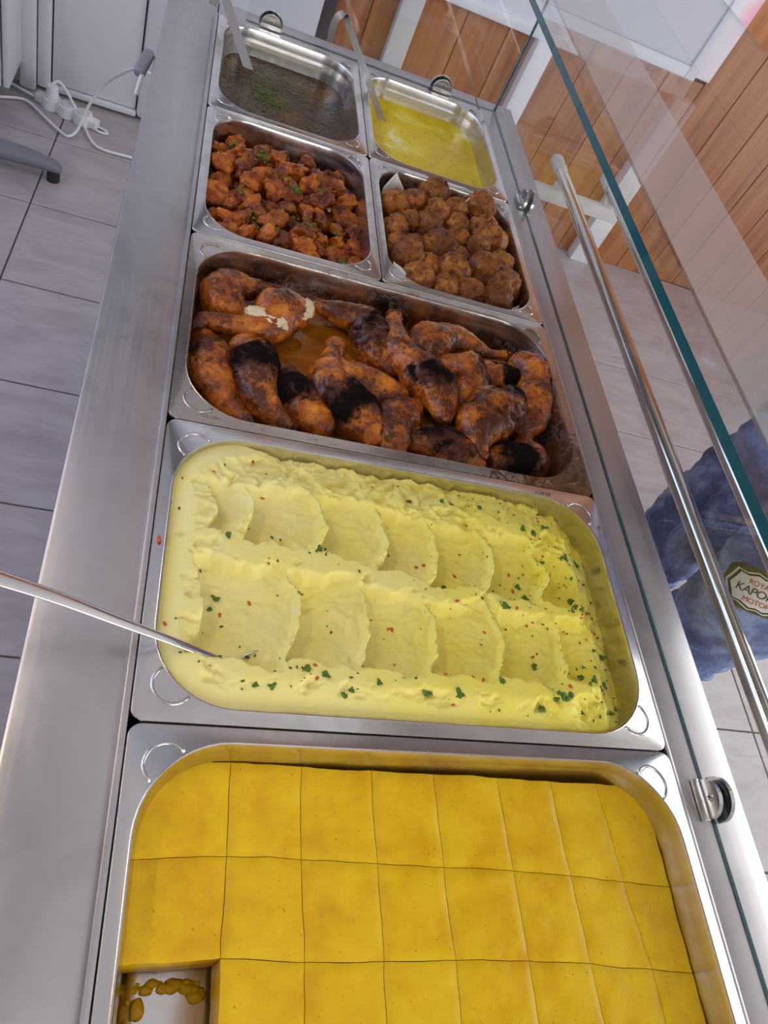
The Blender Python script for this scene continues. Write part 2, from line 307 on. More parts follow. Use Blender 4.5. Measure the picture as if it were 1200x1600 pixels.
# ------------------------------------------------------------------ mesh helpers
def me_obj(name, verts, faces, m, parent=None, smooth=True, angle=None, mats=None, midx=None):
    me = bpy.data.meshes.new(name)
    me.from_pydata([tuple(p) for p in verts], [], [tuple(f) for f in faces])
    for x in (mats or [m]): me.materials.append(x)
    if midx is not None: me.polygons.foreach_set('material_index', midx)
    me.polygons.foreach_set('use_smooth', [smooth] * len(me.polygons))
    me.update()
    if angle: me.set_sharp_from_angle(angle=math.radians(angle))
    return link(name, me, parent)
def link(name, me, parent=None):
    o = bpy.data.objects.new(name, me); COL.objects.link(o)
    if parent is not None: o.parent = parent
    return o
def bm_obj(name, bm, m, parent=None, smooth=False, angle=None):
    me = bpy.data.meshes.new(name); bmesh.ops.recalc_face_normals(bm, faces=bm.faces)
    bm.to_mesh(me); bm.free()
    me.materials.append(m)
    me.polygons.foreach_set('use_smooth', [bool(smooth or angle)] * len(me.polygons))
    if angle: me.set_sharp_from_angle(angle=math.radians(angle))
    return link(name, me, parent)
def tag(o, label=None, cat=None, group=None, kind=None):
    if label: o['label'] = label
    if cat: o['category'] = cat
    if group: o['group'] = group
    if kind: o['kind'] = kind
    return o
def empty(name, loc=(0, 0, 0), label=None, cat=None, group=None):
    o = bpy.data.objects.new(name, None); COL.objects.link(o); o.location = loc
    o.empty_display_size = .02
    return tag(o, label, cat, group)
def box(bm, x0, x1, y0, y1, z0, z1, bevel=0.0, seg=2, rot=None, about=None):
    r = bmesh.ops.create_cube(bm, size=1.0)
    vs = r['verts']
    bmesh.ops.scale(bm, vec=(x1 - x0, y1 - y0, z1 - z0), verts=vs)
    bmesh.ops.translate(bm, vec=((x0 + x1) / 2, (y0 + y1) / 2, (z0 + z1) / 2), verts=vs)
    if bevel:
        es = list({e for q in vs for e in q.link_edges})
        rr = bmesh.ops.bevel(bm, geom=es, offset=bevel, segments=seg, affect='EDGES', profile=.5)
        vs = list({q for f in rr['faces'] for q in f.verts} | {q for q in vs if q.is_valid})
    if rot is not None: bmesh.ops.rotate(bm, cent=about or (0, 0, 0), matrix=rot, verts=vs)
    return vs
def boxo(name, dims, m, parent=None, bevel=0.0, seg=2):
    bm = bmesh.new(); box(bm, *dims, bevel=bevel, seg=seg)
    return bm_obj(name, bm, m, parent, angle=35 if bevel else None)
def tube_mesh(path, radii, n=12, cap=True, flat=1.0):
    """sweep a circle (or flattened ellipse) along points"""
    P = [Vector(p) for p in path]
    if not hasattr(radii, '__len__'): radii = [radii] * len(P)
    V, F = [], []
    T = [(P[min(i + 1, len(P) - 1)] - P[max(i - 1, 0)]).normalized() for i in range(len(P))]
    up = Vector((0, 0, 1)) if abs(T[0].z) < .9 else Vector((0, 1, 0))
    s = T[0].cross(up).normalized()
    for i, p in enumerate(P):
        s = (s - T[i] * s.dot(T[i])).normalized(); u = s.cross(T[i]).normalized()
        for k in range(n):
            a = 2 * PI * k / n
            V.append(p + s * (math.cos(a) * radii[i]) + u * (math.sin(a) * radii[i] * flat))
    for i in range(len(P) - 1):
        for k in range(n):
            F.append((i * n + k, i * n + (k + 1) % n, (i + 1) * n + (k + 1) % n, (i + 1) * n + k))
    if cap:
        F.append(tuple(range(n - 1, -1, -1))); F.append(tuple((len(P) - 1) * n + k for k in range(n)))
    return V, F
def smooth_path(pts, n=8):
    """Catmull-Rom through points; each point may carry extra values"""
    A = np.array(pts, float); A = np.vstack([2 * A[0] - A[1], A, 2 * A[-1] - A[-2]])
    out = []
    for i in range(1, len(A) - 2):
        for k in range(n):
            t = k / n
            out.append(.5 * ((2 * A[i]) + (-A[i - 1] + A[i + 1]) * t + (2 * A[i - 1] - 5 * A[i] + 4 * A[i + 1] - A[i + 2]) * t * t + (-A[i - 1] + 3 * A[i] - 3 * A[i + 1] + A[i + 2]) * t ** 3))
    out.append(A[-2]); return np.array(out)
def tubeo(name, path, r, m, parent=None, n=12, flat=1.0, sm=0):
    if sm: path = smooth_path(path, sm)
    V, F = tube_mesh(path, r, n, True, flat)
    return me_obj(name, V, F, m, parent, angle=50)
# vectorised value/gradient noise
_perm = rng.permutation(256); _perm = np.concatenate([_perm, _perm])
_grad = rng.normal(size=(256, 3)); _grad /= np.linalg.norm(_grad, axis=1)[:, None]
def perlin(p):
    p = np.asarray(p, float); i = np.floor(p).astype(int); f = p - i; i &= 255
    u = f * f * f * (f * (f * 6 - 15) + 10); r = 0
    for dx in (0, 1):
        for dy in (0, 1):
            for dz in (0, 1):
                h = _perm[(_perm[(_perm[(i[:, 0] + dx) & 255] + i[:, 1] + dy) & 255] + i[:, 2] + dz) & 255]
                d = (_grad[h] * (f - np.array([dx, dy, dz]))).sum(1)
                wx = u[:, 0] if dx else 1 - u[:, 0]; wy = u[:, 1] if dy else 1 - u[:, 1]; wz = u[:, 2] if dz else 1 - u[:, 2]
                r = r + d * wx * wy * wz
    return r * 1.5
def fbm(p, sc, oct=4, gain=.5, ridged=False):
    p = np.asarray(p, float) * sc; a = 1; r = 0
    for k in range(oct):
        q = perlin(p + 17.3 * k)
        r = r + a * ((1 - 2 * np.abs(q)) if ridged else q); a *= gain; p = p * 2.03
    return r
def displace(me, fn):
    n = len(me.vertices); co = np.empty(n * 3); me.vertices.foreach_get('co', co); co = co.reshape(n, 3)
    no = np.empty(n * 3); me.vertices.foreach_get('normal', no); no = no.reshape(n, 3)
    co = co + no * fn(co)[:, None]; me.vertices.foreach_set('co', co.ravel()); me.update()

ZC = 0.9          # counter height: world z = 0 is the floor

# ------------------------------------------------------------------ the room
XL, XR, YF, YB, ZT = -1.72, 3.32, -2.32, 2.83, 3.1
floor = boxo('floor', (XL, XR, YF, YB + .05, -.06, -.004), M['grout']); tag(floor, kind='structure')
bm = bmesh.new(); T_ = .353
box(bm, -T_ / 2 + .0022, T_ / 2 - .0022, -T_ / 2 + .0022, T_ / 2 - .0022, -.008, 0, bevel=.0012, seg=1)
tile0 = bm_obj('tile', bm, M['tile'], floor, angle=35); tile_me = tile0.data
first = True
for i in range(-4, 11):
    for j in range(-10, 6):
        x = -.42 + T_ / 2 + T_ * i; y = 1.12 + T_ / 2 + T_ * j
        X = x + .025 * (y - 1.8); Y = y - .025 * (x + .2)
        if X < XL - .1 or X > XR + .1 or Y > YB + .12 or Y < YF - .1: continue
        o = tile0 if first else link('tile', tile_me, floor)
        first = False
        o.location = (X, Y, 0); o.rotation_euler = (0, 0, -.025)
wb = boxo('wall_back', (XL, XR, YB + .012, YB + .16, 0, ZT), M['grout']); tag(wb, kind='structure')
ceil = boxo('ceiling', (XL - .1, XR + .1, YF - .1, YB + .16, ZT, ZT + .1), M['ceilpaint']); tag(ceil, kind='structure')
def wall_with_window(name, axis, at, a0, a1, w0, w1, z0, z1):
    bm = bmesh.new()
    for (p, q, r, s) in ((a0, w0, 0, ZT), (w1, a1, 0, ZT), (w0, w1, 0, z0), (w0, w1, z1, ZT)):
        if axis == 'x': box(bm, at - .04, at + .04, p, q, r, s)
        else: box(bm, p, q, at - .04, at + .04, r, s)
    return tag(bm_obj(name, bm, M['wallpaint']), kind='structure')
wall_with_window('wall_left', 'x', XL - .04, YF, YB, .4, 2.6, .9, 2.2)
wall_with_window('wall_right', 'x', XR + .04, YF, YB, -.9, 2.1, .9, 2.6)
wall_with_window('wall_front', 'y', YF - .04, XL, XR, .1, 2.6, .8, 2.6)
def win_frame(name, axis, at, w0, w1, z0, z1, n):
    bm = bmesh.new(); t_ = .03
    def bb(p, q, r, s):
        if axis == 'x': box(bm, at - .02, at + .02, p, q, r, s, bevel=.004)
        else: box(bm, p, q, at - .02, at + .02, r, s, bevel=.004)
    bb(w0, w1, z0, z0 + t_); bb(w0, w1, z1 - t_, z1)
    for k in range(n + 1):
        c = w0 + t_ / 2 + (w1 - w0 - t_) * k / n; bb(c - t_ / 2, c + t_ / 2, z0 + t_, z1 - t_)
    return tag(bm_obj(name, bm, M['whitepaint'], angle=35), kind='structure')
win_frame('window_2', 'x', XL + .06, .4, 2.6, .9, 2.2, 2)
win_frame('window_3', 'x', XR - .07, -.9, 2.1, .9, 2.6, 3)
win_frame('window_4', 'y', YF + .07, .1, 2.6, .8, 2.6, 3)
# wood cladding: vertical boards on the back wall, each a board
PW = .1525; px0 = .3305
bmh = bmesh.new(); box(bmh, -PW / 2 + .001, PW / 2 - .001, 0, .014, 0, .705, bevel=.0025, seg=1)
short0 = bm_obj('plank', bmh, M['wood'], wb, angle=35)
bmh = bmesh.new(); box(bmh, -PW / 2 + .001, PW / 2 - .001, 0, .014, 0, ZT, bevel=.0025, seg=1)
full0 = bm_obj('plank', bmh, M['wood'], wb, angle=35)
bmh = bmesh.new(); box(bmh, -PW / 2 + .001, PW / 2 - .001, 0, .014, 0, ZT - 1.76, bevel=.0025, seg=1)
top0 = bm_obj('plank', bmh, M['wood'], wb, angle=35)
used = {short0: 0, full0: 0, top0: 0}
def plank(src, x, z=0):
    o = src if not used[src] else link('plank', src.data, wb)
    used[src] = 1; o.location = (x, YB - .002, z)
for k in range(21):
    x = px0 + PW * (k + .5)
    if x > XR - .05: break
    if x < 1.70: plank(short0, x); plank(top0, x, 1.76)
    else: plank(full0, x)
# window above the cladding (white roller blind, white frame), and pale poster strip at its right
w1 = empty('window_1', (.95, YB, .705)); tag(w1, kind='structure')
def wbox(name, d, m, bev=.003):
    o = boxo(name, d, m, None, bev); o.parent = w1; o.matrix_parent_inverse = Matrix.Translation((-.95, -YB, -.705)); return o
wbox('roller_blind', (.37, 1.60, YB - .018, YB - .012, .73, 1.72), M['blind'], 0)
wbox('window_sill', (.33, 1.64, YB - .030, YB + .01, .700, .735), M['pvc'])
wbox('window_frame', (1.60, 1.64, YB - .026, YB + .01, .735, 1.76), M['pvc'])
wbox('window_frame', (.33, .37, YB - .026, YB + .01, .735, 1.76), M['pvc'])
wbox('window_frame', (.37, 1.60, YB - .026, YB + .01, 1.72, 1.76), M['pvc'])
po = boxo('wall_poster', (1.645, 1.708, YB - .008, YB - .003, .775, 1.75), M['poster'])
tag(po, 'pale pink and white strip poster on the wood wall right of the blind', 'poster')
# posts standing in front of the cladding
def post(x0, x1, d, m, z1=ZT):
    return tag(boxo('trim_%d' % post.n, (x0, x1, YB - .004 - d, YB - .002, 0, z1), m, None, .003), kind='structure')
post.n = 1; post(.33, .372, .03, M['darkpost']); post.n = 2; post(.562, .632, .045, M['capplastic']); post.n = 3
post(1.035, 1.10, .05, M['whitepaint'], .705); post.n = 4; post(1.60, 1.69, .055, M['whitepaint'], .705)
# white pvc door left of the cladding
dr = empty('door_1', (-.33, YB, 0)); tag(dr, kind='structure')
def dbox(name, d, m, bev=.006):
    o = boxo(name, d, m, None, bev); o.parent = dr; o.matrix_parent_inverse = Matrix.Translation((.33, -YB, 0)); return o
dbox('door_frame', (-.555, -.505, YB - .05, YB + .01, 0, 2.1), M['pvc'], .01)
dbox('door_frame', (.02, .33, YB - .05, YB + .01, 0, 2.1), M['pvc'], .01)
dbox('door_frame', (-.555, .33, YB - .05, YB + .01, 2.1, 2.2), M['pvc'], .01)
dbox('door_stile', (-.504, -.462, YB - .035, YB + .01, .012, 2.09), M['pvc'], .012)
dbox('door_stile', (-.185, .018, YB - .035, YB + .01, .012, 2.09), M['pvc'], .012)
dbox('door_rail', (-.461, -.186, YB - .035, YB + .01, .012, .030), M['pvc'], .004)
dbox('door_rail', (-.461, -.186, YB - .035, YB + .01, .95, 1.05), M['pvc'], .004)
dbox('door_panel', (-.457, -.190, YB - .022, YB - .004, .034, .946), M['pvc'], .001)
dbox('gasket', (-.461, -.186, YB - .012, YB - .006, .030, .95), M['darkgap'], 0)
dbox('glass_pane', (-.457, -.190, YB - .015, YB - .007, 1.055, 2.08), M['blind'], .001)
wl = boxo('baseboard_back', (XL, -.56, YB - .01, YB + .012, 0, .08), M['pvc']); tag(wl, kind='structure')
# white cabinet end standing at the far left
cb = empty('white_cabinet', (-.70, 2.62, 0), 'white smooth cabinet side at the far left beside the door', 'cabinet')
def cbox(name, d, m, bev=.004):
    o = boxo(name, d, m, None, bev); o.parent = cb; o.matrix_parent_inverse = Matrix.Translation((.70, -2.62, 0)); return o
cbox('side_panel', (-.565, -.547, 2.60, 2.80, .085, 1.6), M['pvc'])
cbox('door', (-1.10, -.569, 2.585, 2.602, .09, 1.6), M['pvc'])
cbox('back_panel', (-1.12, -.566, 2.775, 2.79, .09, 1.6), M['pvc'])
cbox('plinth', (-1.10, -.66, 2.64, 2.76, 0, .085), M['darkpost'])

# ------------------------------------------------------------------ loops for pans
def rr_loop(cx, cy, hx, hy, r, z, n=10):
    P = []
    for qx, qy, a0 in ((1, 1, 0), (-1, 1, PI / 2), (-1, -1, PI), (1, -1, 1.5 * PI)):
        for k in range(n + 1):
            a = a0 + PI / 2 * k / n
            P.append((cx + qx * (hx - r) + r * math.cos(a), cy + qy * (hy - r) + r * math.sin(a), z))
    return P
def loops_mesh(loops, close=True):
    V, F = [], []; n = len(loops[0])
    for L in loops: V += L
    for i in range(len(loops) - 1):
        for k in range(n):
            F.append((i * n + k, i * n + (k + 1) % n, (i + 1) * n + (k + 1) % n, (i + 1) * n + k))
    if close: F.append(tuple((len(loops) - 1) * n + k for k in range(n)))
    return V, F
def gn_pan(name, x0, x1, y0, y1, depth, m, label, R=.075, rim=.0108, rimy=.0122):
    hx, hy = (x1 - x0) / 2, (y1 - y0) / 2; cx, cy = (x0 + x1) / 2, (y0 + y1) / 2
    root = empty(name, (cx, cy, ZC - depth), label, 'food pan', 'steel food pans sunk in the counter')
    D = ZC
    ds = [(0, -.0075, .011), (0, -.0018, .011), (.0006, -.0004, .0105), (.0018, 0, .009), (-1, .0, R), (-1.0008, .0005, R - .001), (-1.0020, .0, R - .0025), (-1.0032, -.0035, R - .004),
          (-1.0040, -.013, R - .006), (-1.0047, -.017, R - .007), (-1.0068, -.025, R - .009), (-1.0076, -.031, R - .010), (-1.011, -(depth - .016), R - .013), (-1.014, -(depth - .006), R - .016), (-1.021, -(depth - .001), R - .023), (-1.029, -depth, R - .03)]
    loops = []
    for off, z, r in ds:
        if off >= 0: ox = oy = off
        else: ox = rim + (-off - 1); oy = rimy + (-off - 1)
        loops.append(rr_loop(0, 0, hx - ox, hy - oy, r, z + depth))
    V, F = loops_mesh(loops)
    body = me_obj('pan_shell', V, F, m, root, angle=40)
    # raised ear-shaped stacking bosses pressed into the corners of the rim
    for sx in (-1, 1):
        for sy in (-1, 1):
            ax = sx * (hx - rim - R * .293 + .001); ay = sy * (hy - rimy - R * .293 + .001)
            d = Vector((sx, sy, 0)).normalized(); t = Vector((-d.y, d.x, 0))
            sc = .9 if R > .07 else .72
            pts = []
            for k in range(15):
                a = PI * k / 14
                q = Vector((ax, ay, depth - .0006)) + t * (math.cos(a) * .019 * sc) + d * (math.sin(a) ** .8 * .0215 * sc - .002)
                pts.append(q)
            V, F = tube_mesh(pts, .0017, 8, True, .9)
            me_obj('corner_boss', V, F, m, root)
    return root
D_ = .325
pan_pol = gn_pan('food_pan', .0008, .5302, .0008, .3246, .098, M['pan'], 'nearest full-size steel pan, holding the yellow polenta squares')
pan_mash = gn_pan('food_pan', .0008, .5302, .3254, .6496, .098, M['pan'], 'full-size steel pan filled with mashed potato')
pan_roast = gn_pan('food_pan', .0008, .5302, .6504, .9746, .068, M['roastpan'], 'full-size steel roasting pan with burnt-on stains, holding chicken legs')
pan_curry = gn_pan('food_pan', .0008, .2648, .9754, 1.2996, .098, M['pan'], 'half-size steel pan on the left filled with red-orange chicken chunks', R=.062)
pan_ball = gn_pan('food_pan', .2656, .5300, .9754, 1.2996, .098, M['pan'], 'half-size steel pan on the right filled with meatballs', R=.062)
pan_soup = gn_pan('food_pan', .0008, .2648, 1.3004, 1.6246, .098, M['pan'], 'half-size steel pan at the far left holding brown herb soup', R=.062)
pan_sauce = gn_pan('food_pan', .2656, .5300, 1.3004, 1.6246, .098, M['pan'], 'half-size steel pan at the far right holding yellow sauce', R=.062)

# ------------------------------------------------------------------ serving counter
ctr = empty('serving_counter', (.27, .8, 0), 'long stainless steel bain-marie serving counter that carries all the food pans', 'counter')
off = Matrix.Translation((-.27, -.8, 0))
def cpart(name, dims, m, bev=0.0, seg=2):
    o = boxo(name, dims, m, None, bev, seg); o.parent = ctr; o.matrix_parent_inverse = off; return o
X0, X1, Y0, Y1 = -.088, .617, -.14, 1.70
cpart('worktop_flange', (X0, -.0008, Y0, Y1, ZC - .034, ZC - .009), M['steel'], .004)
cpart('worktop_flange', (.5315, X1, Y0, Y1, ZC - .034, ZC - .009), M['steel'], .004)
cpart('worktop_flange', (-.0006, .5313, 1.6255, Y1, ZC - .034, ZC - .009), M['steel'], .004)
cpart('worktop_flange', (-.0006, .5313, Y0, -.0005, ZC - .034, ZC - .009), M['steel'], .004)
# raised rim strips that frame the pans
for d in ((-.0060, .0003, -.0052, 1.630, ZC - .0095, ZC - .0022), (.5307, .5362, -.0052, 1.630, ZC - .0095, ZC - .0022), (-.0005, .531, 1.6258, 1.630, ZC - .0095, ZC - .004)):
    cpart('pan_ledge', d, M['steel'], .0015)
for x in (-.070, .585):
    cpart('side_panel', (x - .005, x + .005, Y0 + .02, Y1 - .02, .12, ZC - .034), M['steel'])
cpart('end_panel', (-.065, .58, Y0 + .02, Y0 + .03, .12, ZC - .034), M['steel'])
cpart('end_panel', (-.065, .58, Y1 - .03, Y1 - .02, .12, ZC - .034), M['steel'])
cpart('bottom_shelf', (-.064, .579, Y0 + .031, Y1 - .031, .12, .14), M['steel'])
cpart('well_floor', (-.064, .579, Y0 + .031, Y1 - .031, .74, .75), M['steel'])
for x in (-.05, .56):
    for y in (Y0 + .05, Y1 - .05):
        o = cpart('leg', (x - .02, x + .02, y - .02, y + .02, 0, .12), M['steel'], .003)
# frame under front and end panes

# ------------------------------------------------------------------ glass guard
def pane(name, x0, x1, y0, y1, z0, z1, thin, label, cat='glass panel'):
    V = [(x, y, z) for x in (x0, x1) for y in (y0, y1) for z in (z0, z1)]
    F = [(0, 1, 3, 2), (4, 6, 7, 5), (0, 4, 5, 1), (2, 3, 7, 6), (0, 2, 6, 4), (1, 5, 7, 3)]
    ax = {'x': (0, 1), 'y': (2, 3), 'z': (4, 5)}[thin]
    o = me_obj(name, V, F, None, None, smooth=False, mats=[M['glass'], M['glassedge']], midx=[0 if i in ax else 1 for i in range(6)])
    return tag(o, label, cat)
front = pane('front_glass', .568, .572, -.12, 1.662, ZC - .008, ZC + .352, 'x', 'upright clear glass pane along the right, customer side of the counter')
endg = pane('end_glass', .05, .5665, 1.657, 1.662, ZC - .008, ZC + .352, 'y', 'upright clear glass pane across the far end of the counter')
shelf = pane('glass_shelf', .318, .3485, -.12, 1.70, ZC + .353, ZC + .361, 'z', 'horizontal clear glass shelf with thick teal edge above the pans', 'glass shelf')
shelf.data.polygons[1].material_index = 0
V_ = [(x, y, z) for x in (.349, .755) for y in (-.12, 1.70) for z in (ZC + .3588, ZC + .361)]
tag(me_obj('mirror_glass_shelf', V_, [(0, 1, 3, 2), (4, 6, 7, 5), (0, 4, 5, 1), (2, 3, 7, 6), (0, 2, 6, 4), (1, 5, 7, 3)], None, None, smooth=False, mats=[M['mirrorglass'], M['glassedge']], midx=[0, 1, 1, 1, 0, 0]), 'wide reflective glass shelf mirroring the wood wall, right of the clear strip', 'glass shelf')
haze = boxo('painted_haze_strip', (.350, .445, -.12, 1.70, ZC + .3612, ZC + .3616), M['haze'])  # added strip: paints the pale band of reflection haze over the shelf
tag(haze, 'painted strip of milky reflection haze lying along the inner side of the reflective shelf', 'haze')
def clamp(name, at, axis, label, flip=1):
    """round two-jaw glass clamp: two half-discs either side of the pane, a bar and a screw"""
    root = empty(name, at, label, 'glass clamp', 'steel clamps holding the upright glass')
    def half(o0, o1, rad, cut, nm, mm):
        n = 28; pts = []
        for k in range(n + 1):
            a = -.22 + (PI + .44) * k / n
            pts.append((rad * math.cos(a), rad * math.sin(a)))
        bm = bmesh.new()
        rings = []
        for o in (o0, o1):
            if axis == 'x': rings.append([bm.verts.new((o, p, q + cut)) for p, q in pts])
            else: rings.append([bm.verts.new((p, o, q + cut)) for p, q in pts])
        m_ = len(pts)
        bm.faces.new(rings[0]); bm.faces.new(rings[1])
        for k in range(m_): bm.faces.new((rings[0][k], rings[0][(k + 1) % m_], rings[1][(k + 1) % m_], rings[1][k]))
        es = [e for e in bm.edges if len(e.link_faces) == 2 and e.calc_face_angle(0) > 1.2]
        bmesh.ops.bevel(bm, geom=es, offset=.0012, segments=2, affect='EDGES')
        return bm_obj(nm, bm, mm, root, angle=35)
    s = flip
    half(s * .0038, s * .0085, .0195, .0035, 'front_jaw', M['clampsteel'])
    half(-s * .0038, -s * .0085, .0225, .0035, 'back_jaw', M['clampsteel'])
    bm = bmesh.new()
    if axis == 'x': box(bm, min(s * .0085, s * .016), max(s * .0085, s * .016), -.0205, .0205, -.002, .0035, bevel=.0012)
    else: box(bm, -.0205, .0205, min(s * .0085, s * .016), max(s * .0085, s * .016), -.002, .0035, bevel=.0012)
    bm_obj('foot_bar', bm, M['clampsteel'], root, angle=35)
    c = Vector((s * .0085, 0, .011)) if axis == 'x' else Vector((0, s * .0085, .011))
    d = Vector((s, 0, 0)) if axis == 'x' else Vector((0, s, 0))
    V, F = tube_mesh([c, c + d * .0006, c + d * .0008, c + d * .0001], [.0042, .0042, .0030, .0028], 20)
    sc = me_obj('screw', V, F, M['clampsteel'], root, angle=30)
    bm = bmesh.new()
    for a in (.5, .5 + PI / 2):
        rot = Matrix.Rotation(a, 3, 'X' if axis == 'x' else 'Y')
        cc = c + d * .0006
        if axis == 'x': box(bm, cc.x - .0004, cc.x + .0004, -.0025, .0025, cc.z - .0004, cc.z + .0004, rot=rot, about=(cc.x, 0, cc.z))
        else: box(bm, -.0025, .0025, cc.y - .0004, cc.y + .0004, cc.z - .0004, cc.z + .0004, rot=rot, about=(0, cc.y, cc.z))
    bm_obj('screw_slot', bm, M['darkgap'], sc)
    return root
clamp('glass_clamp', (.570, .279, ZC - .006), 'x', 'round steel clamp at the foot of the front glass beside the polenta pan', -1)
clamp('glass_clamp', (.570, 1.325, ZC - .006), 'x', 'round steel clamp at the foot of the front glass beside the far yellow sauce', -1)
clamp('glass_clamp', (.095, 1.6595, ZC - .006), 'y', 'small round clamp on the end glass behind the brown soup', -1)
clamp('glass_clamp', (.445, 1.6595, ZC - .006), 'y', 'small round clamp on the end glass behind the yellow sauce', -1)

# ------------------------------------------------------------------ tray rail
rail = empty('tray_rail', (.78, .8, ZC - .05), 'two round chrome tubes of the customer tray rail along the right side', 'tray rail')
roff = Matrix.Translation((-.78, -.8, -(ZC - .05)))
def rpart(o): o.parent = rail; o.matrix_parent_inverse = roff; return o
ZR = ZC - .03
for x in (.718, .843):
    V, F = tube_mesh([(x, -.3, ZR), (x, 1.555, ZR)], .0125, 32)
    rpart(me_obj('rail_tube', V, F, M['chrome'], None, angle=40))
    V, F = tube_mesh([(x, 1.548, ZR), (x, 1.590, ZR), (x, 1.597, ZR), (x, 1.600, ZR)], [.0138, .0138, .012, .007], 28)
    rpart(me_obj('end_cap', V, F, M['capplastic'], None, angle=40))
for y in (1.52, .0):
    bm = bmesh.new(); box(bm, .590, .875, y - .008, y + .008, ZR - .052, ZR - .022, bevel=.003)
    box(bm, .590, .60, y - .018, y + .018, ZR - .10, ZR - .005, bevel=.003)
    for x in (.718, .843): box(bm, x - .012, x + .012, y - .008, y + .008, ZR - .024, ZR - .010, bevel=.002)
    rpart(bm_obj('bracket', bm, M['whitepaint'], None, angle=35))

# ------------------------------------------------------------------ polenta squares
ZP = ZC - .027; PT = .062
rows_y = [[.3035, .3045, .303, .302, .3015, .3005, .299, .298, .298],
          [.229, .231, .229, .225, .222, .219, .215, .209, .204],
          [.160, .161, .157, .154, .153, .150, .145, .138, .134],
          [.090, .090, .088, .086, .084, .082, .078, .074, .070],
          [.020, .020, .020, .020, .020, .020, .020, .020, .020]]
cols_x = [[.0140, .088, .150, .214, .275, .341, .400, .454, .511],
          [.0140, .0885, .149, .2155, .276, .3445, .403, .460, .511],
          [.0140, .0875, .1505, .215, .277, .345, .406, .468, .511],
          [.0140, .0885, .150, .2135, .277, .346, .408, .470, .511],
          [.0140, .0885, .150, .2135, .277, .346, .408, .470, .511]]
pcx, pcy, phx, phy, pr_ = .2640, .1625, .2490, .1425, .060
def into_pan(x, y, hx=phx, hy=phy, r=pr_, cx=pcx, cy=pcy):
    dx, dy = x - cx, y - cy; sx = 1 if dx >= 0 else -1; sy = 1 if dy >= 0 else -1
    ax, ay = min(abs(dx), hx), min(abs(dy), hy); ex, ey = ax - (hx - r), ay - (hy - r)
    if ex > 0 and ey > 0:
        d = math.hypot(ex, ey)
        if d > r: ex, ey = ex * r / d, ey * r / d; ax, ay = hx - r + ex, hy - r + ey
    return cx + sx * ax, cy + sy * ay
ORD = ['first', 'second', 'third', 'fourth', 'fifth', 'sixth', 'seventh', 'eighth', 'ninth', 'tenth', 'eleventh', 'twelfth', 'thirteenth', 'fourteenth']
ROW = ['far', 'second', 'third', 'nearest']
N_ = 16
def wob(x, y):
    return (mnoise.noise(Vector((x * 30, y * 30, 1.3))) * .0011 + mnoise.noise(Vector((x * 110, y * 110, 9.3))) * .0004, mnoise.noise(Vector((x * 30, y * 30, 5.7))) * .0011 + mnoise.noise(Vector((x * 110, y * 110, 4.1))) * .0004)
for r in range(4):
    for c in range(8):
        if r == 2 and c == 0: continue
        A = Vector((cols_x[r][c], rows_y[r][c])); B = Vector((cols_x[r][c + 1], rows_y[r][c + 1]))
        C_ = Vector((cols_x[r + 1][c + 1], rows_y[r + 1][c + 1])); E_ = Vector((cols_x[r + 1][c], rows_y[r + 1][c]))
        V, F = [], []
        gap = .00022
        tops = []
        for j in range(N_ + 1):
            for i in range(N_ + 1):
                s, t_ = i / N_, j / N_
                p = (A * (1 - s) + B * s) * (1 - t_) + (E_ * (1 - s) + C_ * s) * t_
                wx, wy = wob(p.x, p.y); x, y = into_pan(p.x + wx, p.y + wy)
                cen = (A + B + C_ + E_) / 4
                q = Vector((x, y)); q = q + (cen - q).normalized() * (gap * (1.0 if 0 < i < N_ and 0 < j < N_ else 1.4))
                lump = .0010 * mnoise.noise(Vector((x * 55, y * 55, 2))) + (.0018 * mnoise.noise(Vector((x * 24, y * 24, 8))) if (r > 0 or c > 4) else 0)
                e = min(i, N_ - i, j, N_ - j); z = ZP + lump - (.0014 if e == 0 else (.0002 if e == 1 else 0))
                V.append((q.x, q.y, z))
        for j in range(N_):
            for i in range(N_):
                k = j * (N_ + 1) + i; F.append((k, k + N_ + 1, k + N_ + 2, k + 1))
        ring = [i for i in range(N_ + 1)] + [j * (N_ + 1) + N_ for j in range(1, N_ + 1)] + [N_ * (N_ + 1) + i for i in range(N_ - 1, -1, -1)] + [j * (N_ + 1) for j in range(N_ - 1, 0, -1)]
        prev = ring; nr = len(ring)
        for zz in (.006, .02, .04, PT):
            base = len(V)
            for k in ring:
                x, y, z = V[k]; n_ = mnoise.noise(Vector((x * 120, y * 120, zz * 120))) * .0007
                sh = .006 * (zz / PT)
                x2, y2 = x - (x - pcx) * sh / .25 + n_, y - (y - pcy) * sh / .25 + n_
                V.append((x2, y2, ZP - zz + (.0 if zz < PT else .0)))
            for k in range(nr): F.append((prev[k], prev[(k + 1) % nr], base + (k + 1) % nr, base + k))
            prev = [base + k for k in range(nr)]
        F.append(tuple(reversed(prev)))
        o = me_obj('polenta_square', V, F, M['polenta'], None, angle=40)
        lab = 'yellow polenta square, %s from the left in the %s row' % (ORD[c] if c < 7 else 'last', ROW[r])
        if r == 1 and c == 0: lab = 'yellow polenta square at the left edge just beyond the empty gap'
        if r == 2 and c == 1: lab = 'yellow polenta square just to the right of the empty gap'
        tag(o, lab, 'polenta', 'polenta squares cut in the near pan')
